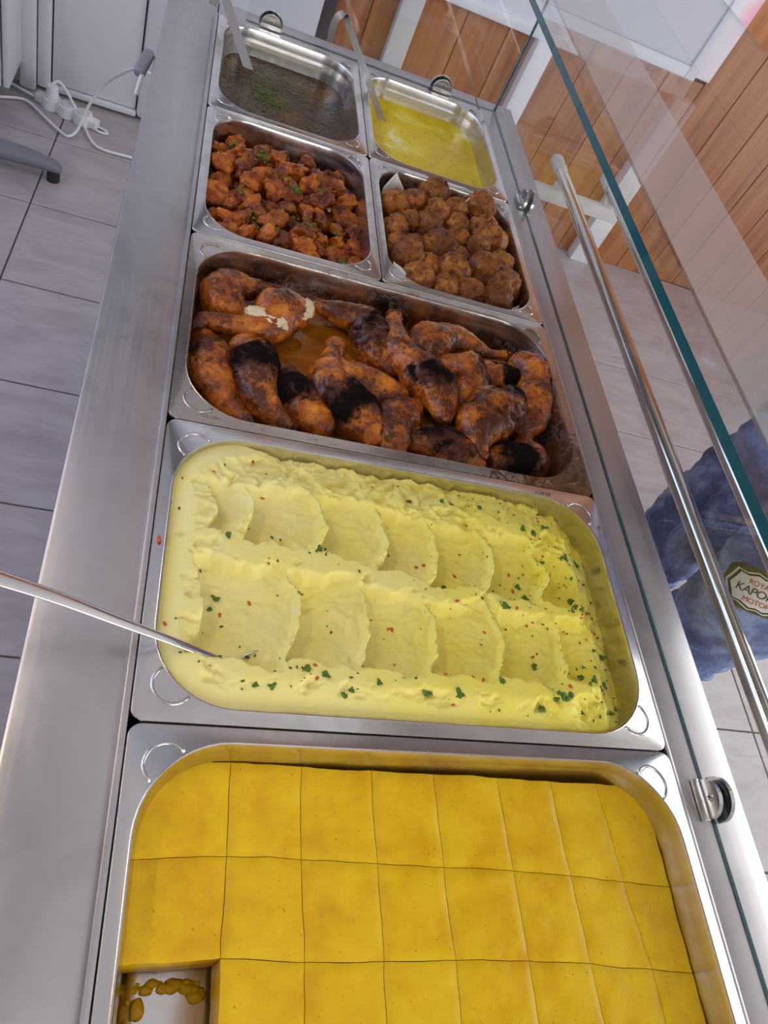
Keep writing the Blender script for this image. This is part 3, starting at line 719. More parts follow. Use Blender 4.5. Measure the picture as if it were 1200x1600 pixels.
# crumbs left where one square was taken
def blob(name, center, rad, seed, m, sub=2, amp=.25, scl=(1, 1, 1), parent=None, fr=1.6):
    bm = bmesh.new(); bmesh.ops.create_icosphere(bm, subdivisions=sub, radius=1.0)
    P = np.array([v_.co[:] for v_ in bm.verts]); d = 1 + amp * fbm(P + seed * 3.1, fr, 3)
    for v_, k in zip(bm.verts, d): v_.co = Vector([v_.co[i] * k * rad * scl[i] for i in range(3)])
    o = bm_obj(name, bm, m, parent, smooth=True); o.location = center; return o
zf = ZC - .098
tag(blob('polenta_crumb', (.0385, .136, zf + .0025), .005, 3, M['polenta'], 3, .3, (1, 1.5, .5)), 'small oval polenta crumb on the bare pan floor of the gap', 'crumb')
V_, F_ = [], []
bmc = bmesh.new()
for k in range(70):
    x = .020 + .066 * random.random(); rr_ = .0010 + .0036 * random.random() ** 2; yy = .1535 - (.012 if x < .03 or x > .075 else .005) * random.random()
    r0 = bmesh.ops.create_icosphere(bmc, subdivisions=2, radius=rr_)
    for v_ in r0['verts']: v_.co *= 1 + .35 * mnoise.noise(v_.co * 400 + Vector((k, 0, 0))); v_.co.z *= .55; v_.co.x *= 1.5
    bmesh.ops.translate(bmc, vec=(x, yy, zf + rr_ * .3), verts=r0['verts'])
tag(bm_obj('polenta_scraps', bmc, M['polenta'], None, smooth=True), 'ragged polenta scraps left along the cut edge in the gap', 'crumbs', kind='stuff')

# ------------------------------------------------------------------ mashed potato
def ss(a, b, x): t = np.clip((x - a) / (b - a), 0, 1); return t * t * (3 - 2 * t)
mcx, mcy, mhx, mhy, mr = .2655, .4875, .2515, .1460, .064
NX, NY = 330, 196
gx, gy = np.meshgrid(np.linspace(mcx - mhx, mcx + mhx, NX), np.linspace(mcy - mhy, mcy + mhy, NY))
X, Y = gx.ravel(), gy.ravel()
dx, dy = X - mcx, Y - mcy; ex = np.abs(dx) - (mhx - mr); ey = np.abs(dy) - (mhy - mr)
outside = (ex > 0) & (ey > 0) & (np.hypot(ex, ey) > mr)
dd = np.hypot(ex, ey); kx = np.where(outside, ex * mr / np.maximum(dd, 1e-9), ex); ky = np.where(outside, ey * mr / np.maximum(dd, 1e-9), ey)
X = np.where(outside, mcx + np.sign(dx) * (mhx - mr + kx), X); Y = np.where(outside, mcy + np.sign(dy) * (mhy - mr + ky), Y)
edge = np.where((ex > 0) & (ey > 0), mr - np.minimum(np.hypot(ex, ey), mr), np.minimum(mhx - np.abs(dx), mhy - np.abs(dy)))
P2 = np.stack([X, Y, np.zeros_like(X)], 1)
wx = fbm(P2, 20, 4, .6) * .0062; wy = fbm(P2 + 5, 20, 4, .6) * .0075
XX, YY = X + wx, Y + wy
base = -.004 - .004 * ss(.0, .12, .12 - edge) * 0
PW_ = P2 + np.stack([fbm(P2 + 4, 30, 2) * .012, fbm(P2 + 6, 30, 2) * .012, np.zeros_like(X)], 1)
rough = fbm(PW_ + 2, 34, 4, .55) * .0046 + (fbm(PW_ * np.array([.6, 1.3, 1]) + 9, 60, 3, .5, True) - .8) * .0022
Zs = .002 + rough * 1.45 + .004 * fbm(P2 + 31, 9, 2)
# lower towards the far and right walls where the steel shows
Zs -= .017 * ss(.40, .515, X + .12 * (Y - .49)) + .013 * ss(.575, .632, Y) * ss(.06, .14, X)
cells = [(.083, .152, .508, .578, .000, 0), (.155, .222, .505, .580, .000, 0), (.225, .281, .497, .576, .000, 0), (.284, .346, .487, .571, .000, 0), (.349, .412, .480, .566, .000, 0), (.416, .466, .482, .558, .0, 0), (.044, .080, .520, .575, .003, 0),
         (.039, .126, .386, .486, -.002, 1), (.129, .197, .388, .484, .000, 1), (.200, .269, .388, .474, .0, 1), (.272, .342, .387, .469, .0, 1), (.345, .419, .390, .466, .0, 1), (.423, .474, .394, .468, .001, 1)]
for (a, b, c, d, dz, row) in cells:
    sk = .10 if row == 0 else .08
    xs = XX + (YY - (c + d) / 2) * (-.02) + (-.012 * np.sin((YY - c) / (d - c) * PI))
    mx = ss(a - .0012, a + .0016, xs) * (1 - ss(b - .0010, b + .0012, xs))
    my = ss(c - .004, c + .004, YY + .35 * (xs - (a + b) / 2) * (.3)) * (1 - ss(d - .010, d + .002, YY))
    mm = mx * my
    u = np.clip((xs - a) / (b - a), 0, 1); t_ = np.clip((YY - c) / (d - c), 0, 1)
    zc = -.0165 + .0125 * u ** 1.3 + .006 * (t_ - .35) ** 2 + dz + .0009 * fbm(P2 + 77 + row, 60, 3) + .0012 * fbm(PW_ * np.array([1, 2.2, 1]), 45, 3)
    zc -= .010 * ss(.38, .5, X)
    Zs = Zs * (1 - mm) + zc * mm
    # crest pushed up at the near end and along the right flank
    lip = np.exp(-((YY - (c - .008)) / .008) ** 2) * ss(a - .01, a + .012, xs) * (1 - ss(b - .012, b + .010, xs))
    Zs += lip * (.0100 + .006 * fbm(P2 + row * 11, 50, 3))
    fl = np.exp(-((xs - (b + .0002)) / .0022) ** 2) * ss(c - .01, c + .01, YY) * (1 - ss(d - .015, d + .005, YY))
    Zs += fl * (.0038 + .002 * fbm(P2 + 3, 70, 2))
# torn, folded lumps on the crests between the scoops
for yc, wd_ in ((.493, .013), (.376, .010), (.592, .012)):
    band = np.exp(-((YY - yc + .10 * (X - .25) * (yc > .45)) / wd_) ** 2)
    Zs += band * (.0050 * np.maximum(fbm(PW_ * np.array([.8, 1.1, 1]) + yc * 40, 42, 3, .5), -.25) + .0042 * np.abs(fbm(PW_ + yc * 9, 26, 3)) - .001)
Zs += .0007 * fbm(PW_, 150, 2)
# smooth heaped border on the right with long smears
sm_ = ss(.465, .485, X); Zs = Zs * (1 - sm_ * .6) + sm_ * .6 * (-.020 + .0022 * np.sin((X * 1.0 - Y * .25) * 260) + .003 * fbm(P2, 14, 2))
nearb = 1 - ss(.345, .378, Y); Zs = Zs * (1 - nearb * .7) + nearb * .7 * (-.002 + .004 * fbm(P2 + 8, 17, 3) - .006 * ss(.3, .48, X))
# hole where the spoon bowl dips in
hole = np.exp(-(((XX - .112) / .020) ** 2 + ((YY - .381) / .008) ** 2)); Zs -= .012 * hole
Zs = np.where(edge < .0045, Zs - .006 * (1 - edge / .0045) ** 2, Zs)
Zs -= .016 * ss(.475, .517, X + .03 * (Y - .5))
Zs = np.minimum(Zs, -.0055 + .010 * ss(0, .03, edge))
V = np.stack([X, Y, ZC + Zs], 1)
idx = np.arange(NX * NY).reshape(NY, NX)
q = np.stack([idx[:-1, :-1].ravel(), idx[:-1, 1:].ravel(), idx[1:, 1:].ravel(), idx[1:, :-1].ravel()], 1)
q = q[~outside[q].all(1)]
V = V.tolist(); F = q.tolist()
# skirt down into the pan so that it is a body, not a sheet
sk = rr_loop(mcx, mcy, mhx, mhy, mr, ZC - .042, 12); sk2 = rr_loop(mcx, mcy, mhx - .006, mhy - .006, mr - .004, ZC - .094, 12)
b0 = len(V); V += sk + sk2; n_ = len(sk)
F += [(b0 + k, b0 + (k + 1) % n_, b0 + n_ + (k + 1) % n_, b0 + n_ + k) for k in range(n_)] + [tuple(b0 + n_ + k for k in range(n_))]
mash = me_obj('mashed_potato', V, F, M['mash'])
tag(mash, 'pale yellow mashed potato with two rows of scooped hollows', 'mashed potato')
mash_z = Zs.reshape(NY, NX)
def mash_h(x, y):
    i = int((x - (mcx - mhx)) / (2 * mhx) * (NX - 1)); j = int((y - (mcy - mhy)) / (2 * mhy) * (NY - 1))
    return ZC + float(mash_z[min(max(j, 0), NY - 1), min(max(i, 0), NX - 1)])
def leaf_verts(bm, c, size, ang, tilt, lobes=3):
    """small curled parsley leaf with toothed lobes"""
    R_ = Euler((tilt[0], tilt[1], ang)).to_matrix(); pts = []
    n = lobes * 6
    for k in range(n):
        a = 2 * PI * k / n; rr_ = size * (.55 + .32 * abs(math.cos(a * lobes / 2)) + .12 * ((k % 2) * 2 - 1) + random.uniform(-.06, .06))
        pts.append(bm.verts.new(Vector(c) + R_ @ Vector((rr_ * math.cos(a), rr_ * .8 * math.sin(a), .22 * size * math.cos(2 * a)))))
    cc = bm.verts.new(Vector(c) + Vector((0, 0, .12 * size)))
    for k in range(n): bm.faces.new((cc, pts[k], pts[(k + 1) % n]))
def scatter_leaves(name, spots, hfun, m, label, cat, smin, smax, lobes=3):
    bm = bmesh.new()
    for x, y in spots:
        s = random.uniform(smin, smax)
        leaf_verts(bm, (x, y, hfun(x, y) + .0012), s, random.uniform(0, 6.28), (random.uniform(-.3, .3), random.uniform(-.3, .3)), lobes)
    return tag(bm_obj(name, bm, m), label, cat, kind='stuff')
def inpan(x, y, cx, cy, hx, hy, r, m_=.006):
    a, b = abs(x - cx), abs(y - cy)
    if a > hx - m_ or b > hy - m_: return False
    ex, ey = a - (hx - r), b - (hy - r)
    return not (ex > 0 and ey > 0 and math.hypot(ex, ey) > r - m_)
sp, spb, sc_ = [], [], []
while len(sp) < 210:
    x, y = random.uniform(.02, .51), random.uniform(.35, .625)
    wgt = .10 + .9 * max(math.exp(-((x - .46) / .09) ** 2), .6 * math.exp(-((y - .49 + .10 * (x - .2)) / .025) ** 2), .45 * math.exp(-((y - .375) / .02) ** 2))
    if random.random() < wgt and inpan(x, y, mcx, mcy, mhx, mhy, mr): (sp if len(sp) % 1 == 0 else spb).append((x, y))
big = [(.462, .553), (.395, .505), (.425, .49), (.365, .47), (.45, .475), (.455, .405), (.468, .40), (.477, .392), (.478, .365), (.44, .362), (.388, .36), (.297, .368), (.263, .368), (.49, .372), (.34, .478), (.31, .60), (.235, .553), (.215, .372), (.065, .452), (.10, .362), (.115, .362), (.06, .44), (.475, .53), (.43, .405), (.345, .385), (.27, .595), (.42, .455), (.40, .49), (.07, .51), (.16, .51), (.49, .345)]
for _k in range(34):
    _x, _y = (random.gauss(.455, .03), random.uniform(.355, .58)) if _k % 2 else (random.uniform(.05, .5), random.choice((.372, .49, .60)) + random.gauss(0, .012))
    if inpan(_x, _y, mcx, mcy, mhx, mhy, mr, .012): big.append((_x, _y))
scatter_leaves('chopped_parsley', big, mash_h, M['parsley'], 'larger green parsley leaves scattered over the mashed potato', 'parsley', .0028, .0076, 3)
scatter_leaves('parsley_flecks', sp, mash_h, M['parsleydark'], 'tiny dark green parsley flecks sprinkled on the mashed potato', 'parsley', .0008, .0024, 2)
bm = bmesh.new(); cnt = 0
while cnt < 62:
    x, y = random.uniform(.02, .51), random.uniform(.35, .62)
    if not inpan(x, y, mcx, mcy, mhx, mhy, mr): continue
    if random.random() > .35 + .65 * ss(.2, .45, np.array(x)): continue
    z = mash_h(x, y); s = random.uniform(.0010, .0024)
    r0 = bmesh.ops.create_icosphere(bm, subdivisions=1, radius=s)
    bmesh.ops.scale(bm, vec=(1.4, .8, .5), verts=r0['verts']); bmesh.ops.rotate(bm, matrix=Matrix.Rotation(random.uniform(0, 3.1), 3, 'Z'), verts=r0['verts'])
    bmesh.ops.translate(bm, vec=(x, y, z + .0008), verts=r0['verts']); cnt += 1
tag(bm_obj('chili_flakes', bm, M['chili'], None, smooth=True), 'orange-red pepper flakes sprinkled on the mashed potato', 'pepper flakes', kind='stuff')
tag(blob('chili_flake', (.0065, .497, ZC + .0022), .0032, 2, M['chili'], 2, .2, (.6, 1.3, .4)), 'single orange pepper flake fallen on the left rim of the mash pan', 'pepper flake')

# serving spoon stuck in the mash
spn = empty('serving_spoon', (.10, .38, ZC - .012), 'long-handled steel serving spoon stuck in the mashed potato', 'spoon')
so = Matrix.Translation((-.10, -.38, -(ZC - .012)))
pts = [(-.22, .408, ZC + .082), (-.16, .411, ZC + .072), (-.10, .4065, ZC + .055), (-.06, .402, ZC + .043), (-.011, .3965, ZC + .024), (.035, .391, ZC + .008), (.075, .386, ZC - .009), (.088, .384, ZC - .014)]
sp_ = smooth_path([(*p_, w_) for p_, w_ in zip(pts, (.0085, .0080, .0066, .0056, .0046, .0040, .0036, .0040))], 6)
V, F = tube_mesh(sp_[:, :3], list(sp_[:, 3]), 16, True, .38)
o = me_obj('handle', V, F, M['chrome'], None, angle=60); o.parent = spn; o.matrix_parent_inverse = so
bm = bmesh.new(); bmesh.ops.create_uvsphere(bm, u_segments=28, v_segments=16, radius=1)
bmesh.ops.delete(bm, geom=[v_ for v_ in bm.verts if v_.co.z > .05], context='VERTS')
bmesh.ops.scale(bm, vec=(.031, .021, .013), verts=bm.verts); bmesh.ops.rotate(bm, matrix=Matrix.Rotation(.22, 3, 'Y'), verts=bm.verts)
bmesh.ops.translate(bm, vec=(.116, .381, ZC - .0125), verts=bm.verts)
bmesh.ops.solidify(bm, geom=bm.faces[:], thickness=.0011)
o = bm_obj('bowl', bm, M['chrome'], None, smooth=True); o.parent = spn; o.matrix_parent_inverse = so

# ------------------------------------------------------------------ roast chicken legs
def roast_piece(pts, seed):
    pts = [list(p_) for p_ in pts]
    for p_ in pts: p_[2] = max(p_[2], ZC - .064 + p_[3] * .86)
    S = smooth_path(pts, 12)
    # rounded caps at both ends
    def cap(A, B):
        d = (A[:3] - B[:3]); d = d / max(np.linalg.norm(d), 1e-6); out = []
        for k in (1, 2, 3, 4):
            a = k / 4 * PI / 2 * .97; q_ = A.copy(); q_[:3] = A[:3] + d * A[3] * math.sin(a) * .75; q_[3] = A[3] * math.cos(a); out.append(q_)
        return out
    S = np.array(cap(S[0], S[2])[::-1] + list(S) + cap(S[-1], S[-3]))
    S[:, 3] = np.maximum(S[:, 3], .0008)
    n = 56; V, F = tube_mesh(S[:, :3], list(S[:, 3]), n, True, .86)
    V = np.array([tuple(v_) for v_ in V]); cen = np.repeat(S[:, :3], n, 0); rad = np.repeat(S[:, 3], n)
    nrm = V - cen; nrm /= np.maximum(np.linalg.norm(nrm, axis=1), 1e-9)[:, None]
    d = rad * (.13 * fbm(V + seed * 7.7, 26, 3) + .05 * fbm(V + seed, 85, 4, .55) - .05 * (fbm(V * np.array([1, 1, .6]) + seed * 2, 55, 3, .5, True) - 1.0))
    # skin creases running round the limb
    V = V + nrm * d[:, None]
    V[:, 2] = np.maximum(V[:, 2], ZC - .0662)
    ch = np.repeat(S[:, 4], n) + .25 * fbm(V + seed * 3, 28, 2)
    up = np.clip(nrm[:, 2] * 1.4 + .35, 0, 1); ch = ch * (.35 + .65 * up)
    return V, F, ch
for k, (lab, pts) in enumerate(CHICKEN):
    V, F, ch = roast_piece(pts, k + 1)
    root = me_obj('roast_chicken_leg', V, F, M['roast'])
    at_ = root.data.attributes.new('char', 'FLOAT', 'POINT'); at_.data.foreach_set('value', ch)
    tag(root, lab, 'chicken leg', 'roast chicken legs in the burnt pan')
    # bone knuckle at the thin end
    ends = [pts[0], pts[-1]]; e_ = min(ends, key=lambda p_: p_[3]); 
    if e_[3] < .0125:
        o = blob('bone_knuckle', e_[:3], max(e_[3] * 1.05, .0065), k, M['roast'], 3, .35, (1, 1, .85))
        a2 = o.data.attributes.new('char', 'FLOAT', 'POINT'); a2.data.foreach_set('value', [.75] * len(o.data.vertices))
        o.parent = root
# exposed white flesh on the torn thigh
f_ = [o for o in COL.objects if o.get('label', '').startswith('chicken thigh with torn')][0]
for (px_, py_, pz_, rr_, sc3) in ((.104, .8535, .8895, .019, (1.5, .62, .50)), (.156, .889, .888, .014, (.75, 1.35, .6))):
    o = blob('torn_flesh', (px_, py_, pz_), rr_, 4, M['flesh'], 4, .25, sc3, fr=2.5); o.rotation_euler = (0, 0, -.25); o.parent = f_
V = rr_loop(.2655, .8125, .2460, .1410, .055, ZC - .0548, 14)
nj = len(V); V.append((.2655, .8125, ZC - .0548)); F = [(nj, k, (k + 1) % nj) for k in range(nj)]
tag(me_obj('cooking_juices', V, F, M['juice'], None, smooth=False), 'amber cooking juices pooled in the bottom of the roast pan', 'juices')
# pressed rim stamps of the roast pan
def text_mesh(body, size, M4, m, name, parent=None, depth=.0002, space=1.0, shear=0.0):
    cu = bpy.data.curves.new(name, 'FONT'); cu.body = body; cu.size = size; cu.extrude = depth; cu.align_x = 'CENTER'; cu.align_y = 'CENTER'; cu.space_character = space; cu.shear = shear; cu.resolution_u = 3
    t0 = bpy.data.objects.new(name, cu); COL.objects.link(t0)
    dg = bpy.context.evaluated_depsgraph_get(); me = bpy.data.meshes.new_from_object(t0.evaluated_get(dg))
    bpy.data.objects.remove(t0); me.transform(M4); me.materials.clear(); me.materials.append(m)
    return link(name, me, parent)
M['stamp'] = mat('etched_steel', (.30, .24, .21), .5, .6)
dz_ = ZC + .0003
for body, x, y, a in (('EN 631-1', .040, .6605, PI), ('GN 1/1-65', .0082, .703, -PI / 2)):
    o = text_mesh(body, .0058, Matrix.Translation((x, y, dz_)) @ Matrix.Rotation(a, 4, 'Z'), M['stamp'], 'rim_stamp')
    o.parent = pan_roast; o.matrix_parent_inverse = pan_roast.matrix_basis.inverted()
for body, x, y, a in (('EN 631-1', .452, .6405, PI), ('GN 1/1', .5235, .595, -PI / 2)):
    o = text_mesh(body, .0058, Matrix.Translation((x, y, dz_)) @ Matrix.Rotation(a, 4, 'Z'), M['stamp'], 'rim_stamp')
    o.parent = pan_mash; o.matrix_parent_inverse = pan_mash.matrix_basis.inverted()

# ------------------------------------------------------------------ lumpy food pieces (shared variants)
def variant(kind, seed, sub=4):
    bm = bmesh.new(); bmesh.ops.create_icosphere(bm, subdivisions=sub, radius=1.0)
    P = np.array([v_.co[:] for v_ in bm.verts])
    if kind == 'ball': d = .97 + .10 * fbm(P + seed * 5.3, 1.3, 2) + .12 * (fbm(P + seed, 2.8, 4, .6, True) - .6)
    else:
        d = .96 + .50 * fbm(P + seed * 5.3, 1.15, 2) + .13 * (fbm(P + seed, 2.4, 4, .55, True) - .6)
        # a few flat torn faces
        rr = np.random.default_rng(seed)
        for _ in range(5):
            n_ = rr.normal(size=3); n_ /= np.linalg.norm(n_); lim = rr.uniform(.5, .8)
            pr2 = (P * d[:, None]) @ n_; ex_ = np.maximum(pr2 - lim, 0); d = d - .8 * ex_ / np.maximum(pr2, .3)
    for v_, k in zip(bm.verts, d): v_.co *= k
    me = bpy.data.meshes.new(kind); bm.to_mesh(me); bm.free()
    me.polygons.foreach_set('use_smooth', [True] * len(me.polygons)); return me
balls = [variant('ball', s) for s in range(1, 7)]
for me in balls: me.materials.append(M['meatball'])
chunks = [variant('chunk', s) for s in range(11, 21)]
for me in chunks: me.materials.append(M['chunk'])
def rows_label(items, names, fmt):
    """label each (x, y) by its row and its place from the left in it"""
    out = {}; n = len(names); ys = sorted(range(len(items)), key=lambda i: -items[i][1]); per = math.ceil(len(items) / n)
    for r in range(n):
        for c, i in enumerate(sorted(ys[r * per:(r + 1) * per], key=lambda i: items[i][0])): out[i] = fmt % (ORD[c], names[r])
    return out
labs = rows_label(MEATBALLS, ['far', 'second', 'middle', 'fourth', 'near'], 'crusty brown meatball, %s from the left in the %s band of the heap')
for i, (x, y, z, r) in enumerate(MEATBALLS):
    o = link('meatball', balls[i % 6]); x = min(max(x, .2895 + r * .75), .506 - r * .75)
    o.location = (x, y, z); o.scale = (r * 1.03, r * .98, r * .92)
    o.rotation_euler = (random.uniform(0, 6), random.uniform(0, 6), random.uniform(0, 6))
    tag(o, labs[i], 'meatball', 'fried meatballs heaped in their pan')
k = 0
for j in range(5):
    for i in range(4):
        x = .315 + i * .0545 + (.012 if j % 2 else -.004); y = 1.035 + j * .050
        if not inpan(x, y, .3978, 1.1375, .118, .145, .06, .02): continue
        o = link('meatball', balls[(i + j) % 6]); o.location = (min(x, .484), y, ZC - .066); o.scale = (.0245,) * 3
        o.rotation_euler = (random.uniform(0, 6), random.uniform(0, 6), 0)
        tag(o, 'brown meatball buried in the lower layer of the heap', 'meatball', 'fried meatballs heaped in their pan'); k += 1
# curry-red chicken chunks
spots = []; tries = 0
ccx, ccy, chx, chy = .13275, 1.1375, .1165, .1425
def layer(z, n, md, rmin, rmax, margin, extra=None):
    got = []; t0 = 0
    while len(got) < n and t0 < 20000:
        t0 += 1; x, y = random.uniform(ccx - chx, ccx + chx), random.uniform(ccy - chy, ccy + chy)
        if not inpan(x, y, ccx, ccy, chx, chy, .056, margin): continue
        if all(math.hypot(x - a, y - b) > md for a, b in got): got.append((x, y))
    for x, y in got: spots.append((x, y, z(x, y), random.uniform(rmin, rmax)))
heap = lambda x, y: .012 * (1 - ((x - .12) / .13) ** 2) - .010 * max(0, (x - .17) / .07) - .008 * max(0, (y - 1.20) / .08)
layer(lambda x, y: ZC - .046 + heap(x, y), 44, .029, .018, .024, .014)
n_low = len(spots) - 44 if len(spots) > 44 else 0
n1_ = len(spots)
layer(lambda x, y: ZC - .026 + heap(x, y) + random.uniform(-.004, .004), 62, .0225, .0125, .0195, .012)
top = spots[n1_:]
labs = rows_label(top, ['far', 'second', 'third', 'fourth', 'fifth', 'near'], 'paprika-red chicken chunk on top, %s from the left in the %s band')
for i, (x, y, z, r) in enumerate(spots):
    o = link('chicken_chunk', chunks[i % 10]); o.location = (x, y, z)
    a, b, c = random.uniform(.8, 1.05), random.uniform(1.0, 1.35), random.uniform(.7, .9)
    o.scale = (r * a, r * b, r * c); o.rotation_euler = (random.uniform(-.5, .5), random.uniform(-.5, .5), random.uniform(0, 6.28))
    tag(o, labs[i - n1_] if i >= n1_ else 'red chicken chunk beneath the top layer, mostly hidden', 'chicken chunk', 'red glazed chicken chunks in the half pan')
def curry_h(x, y):
    best = ZC - .05
    for a, b, z, r in spots:
        d = math.hypot(x - a, y - b)
        if d < r: best = max(best, z + r * .80 * math.sqrt(1 - (d / r) ** 2))
    return best
cl = [(.045, 1.225), (.088, 1.20), (.09, 1.205), (.095, 1.19), (.135, 1.135), (.07, 1.155), (.12, 1.165), (.16, 1.075), (.165, 1.065), (.19, 1.045), (.21, 1.025), (.085, 1.05), (.11, 1.03), (.15, 1.09), (.14, 1.14), (.06, 1.12), (.20, 1.09), (.10, 1.10), (.235, 1.01), (.18, 1.155)]
cl2 = [(x + random.gauss(0, .005), y + random.gauss(0, .005)) for x, y in cl for _ in range(6)]
scatter_leaves('chopped_parsley', cl2, curry_h, M['parsley'], 'chopped green parsley sprinkled on the red chicken chunks', 'parsley', .0020, .0050, 3)
V = rr_loop(ccx, ccy, .113, .139, .052, ZC - .054, 12); nj = len(V); V.append((ccx, ccy, ZC - .054))
M['oil'] = mat('red_oil', (.22, .035, .005), .1)
tag(me_obj('red_gravy', V, [(nj, k, (k + 1) % nj) for k in range(nj)], M['oil'], None, smooth=False), 'dark red oily gravy between the chicken chunks', 'gravy')

# baking paper under the meatballs, its corners sticking up past the rim
bm = bmesh.new()
def sheet(pts, nu=8, nv=8, crump=.0015):
    A, B, C2, E2 = [Vector(p_) for p_ in pts]; gr_ = []
    for j in range(nv + 1):
        row = []
        for i in range(nu + 1):
            s, t_ = i / nu, j / nv; p_ = (A * (1 - s) + B * s) * (1 - t_) + (E2 * (1 - s) + C2 * s) * t_
            w_ = mnoise.noise(p_ * 60) * crump; row.append(bm.verts.new(p_ + Vector((w_, w_, w_))))
        gr_.append(row)
    for j in range(nv):
        for i in range(nu): bm.faces.new((gr_[j][i], gr_[j][i + 1], gr_[j + 1][i + 1], gr_[j + 1][i]))
b_ = ZC - .093
sheet([(.303, 1.02, b_), (.494, 1.02, b_), (.494, 1.255, b_), (.303, 1.255, b_)])
sheet([(.288, 1.225, ZC - .045), (.330, 1.262, ZC - .045), (.327, 1.247, ZC - .010), (.309, 1.262, ZC + .010)])
sheet([(.289, 1.226, ZC - .045), (.289, 1.226, ZC - .045), (.309, 1.262, ZC + .010), (.289, 1.235, ZC - .008)])
sheet([(.425, 1.268, ZC - .05), (.486, 1.268, ZC - .05), (.477, 1.272, ZC - .012), (.449, 1.277, ZC - .001)])
sheet([(.300, 1.012, ZC - .05), (.318, 1.002, ZC - .05), (.309, 1.020, ZC - .006), (.289, 1.036, ZC - .003)])
sheet([(.486, 1.000, ZC - .05), (.500, 1.018, ZC - .05), (.501, 1.022, ZC - .008), (.484, 1.006, ZC - .006)])
sheet([(.500, 1.16, ZC - .06), (.508, 1.24, ZC - .06), (.5105, 1.235, ZC - .018), (.5105, 1.17, ZC - .024)])
ppr = bm_obj('baking_paper', bm, M['paper'], None, smooth=True); md = ppr.modifiers.new('thick', 'SOLIDIFY'); md.thickness = .0003
tag(ppr, 'white baking paper lining the meatball pan, corners sticking up', 'baking paper')

# ------------------------------------------------------------------ soup and sauce
def liquid(name, cx, cy, z, m, label, cat, hx=.1165, hy=.1425):
    V, F = [], []; rings = 14
    for k in range(rings):
        s = 1 - k / rings; V += rr_loop(cx, cy, hx * s, hy * s, .056 * s, z + (.0015 if k == 0 else 0), 10)
    n = 44
    for k in range(rings - 1):
        for i in range(n): F.append((k * n + i, k * n + (i + 1) % n, (k + 1) * n + (i + 1) % n, (k + 1) * n + i))
    F.append(tuple((rings - 1) * n + i for i in range(n)))
    o = me_obj(name, V, F, m); displace(o.data, lambda c: .0006 * fbm(c, 60, 3)); return tag(o, label, cat)
liquid('herb_soup', .13275, 1.4625, ZC - .044, M['soup'], 'thin brown soup thick with chopped herbs in the far left pan', 'soup')
liquid('butter_sauce', .39775, 1.4625, ZC - .038, M['sauce'], 'bright yellow creamy sauce flecked with herbs in the far right pan', 'sauce')
# dried white tide marks on the pan shoulders
for root, cx, zz in ((pan_soup, .13275, ZC - .024), (pan_sauce, .39775, ZC - .022)):
    V, F = loops_mesh([rr_loop(cx, 1.4625, .1165, .1430, .052, zz + .003, 12), rr_loop(cx, 1.4625, .1160, .1425, .0515, zz - .009, 12)], False)
    o = me_obj('tide_mark', V, F, M['tide'] if 'tide' in M else M.setdefault('tide', mat('dried_residue', (.60, .55, .42), .6)), None); o.parent = root; o.matrix_parent_inverse = root.matrix_basis.inverted()
bm = bmesh.new()
for k in range(900):
    if k < 420: x, y = .105 + random.gauss(0, .018) + .0, 1.475 + random.gauss(0, .035); x -= (y - 1.475) * .25
    elif k < 560: x, y = .16 + random.gauss(0, .03), 1.375 + random.gauss(0, .022)
    else: x, y = random.uniform(.02, .245), random.uniform(1.325, 1.60)
    if not inpan(x, y, .13275, 1.4625, .1165, .1425, .056, .006): continue
    leaf_verts(bm, (x, y, ZC - .0425), random.uniform(.0010, .0026), random.uniform(0, 6), (0, 0), 2)
tag(bm_obj('chopped_parsley', bm, M['parsley']), 'drift of chopped green parsley floating on the brown soup', 'parsley', kind='stuff')
bm = bmesh.new()
for k in range(260):
    x, y = random.uniform(.285, .51), random.uniform(1.325, 1.60)
    if not inpan(x, y, .39775, 1.4625, .1165, .1425, .056, .006): continue
    leaf_verts(bm, (x, y, ZC - .0368), random.uniform(.0005, .0014), random.uniform(0, 6), (0, 0), 2)
tag(bm_obj('dried_herbs', bm, M['dill']), 'dark dried herb specks floating on the yellow sauce', 'herbs', kind='stuff')
tag(boxo('vegetable_strip', (.2185, .2275, 1.333, 1.362, ZC - .045, ZC - .0405), mat('pale_parsnip', (.55, .40, .16), .4), None, .001), 'pale vegetable strip floating in the right near corner of the soup', 'vegetable')

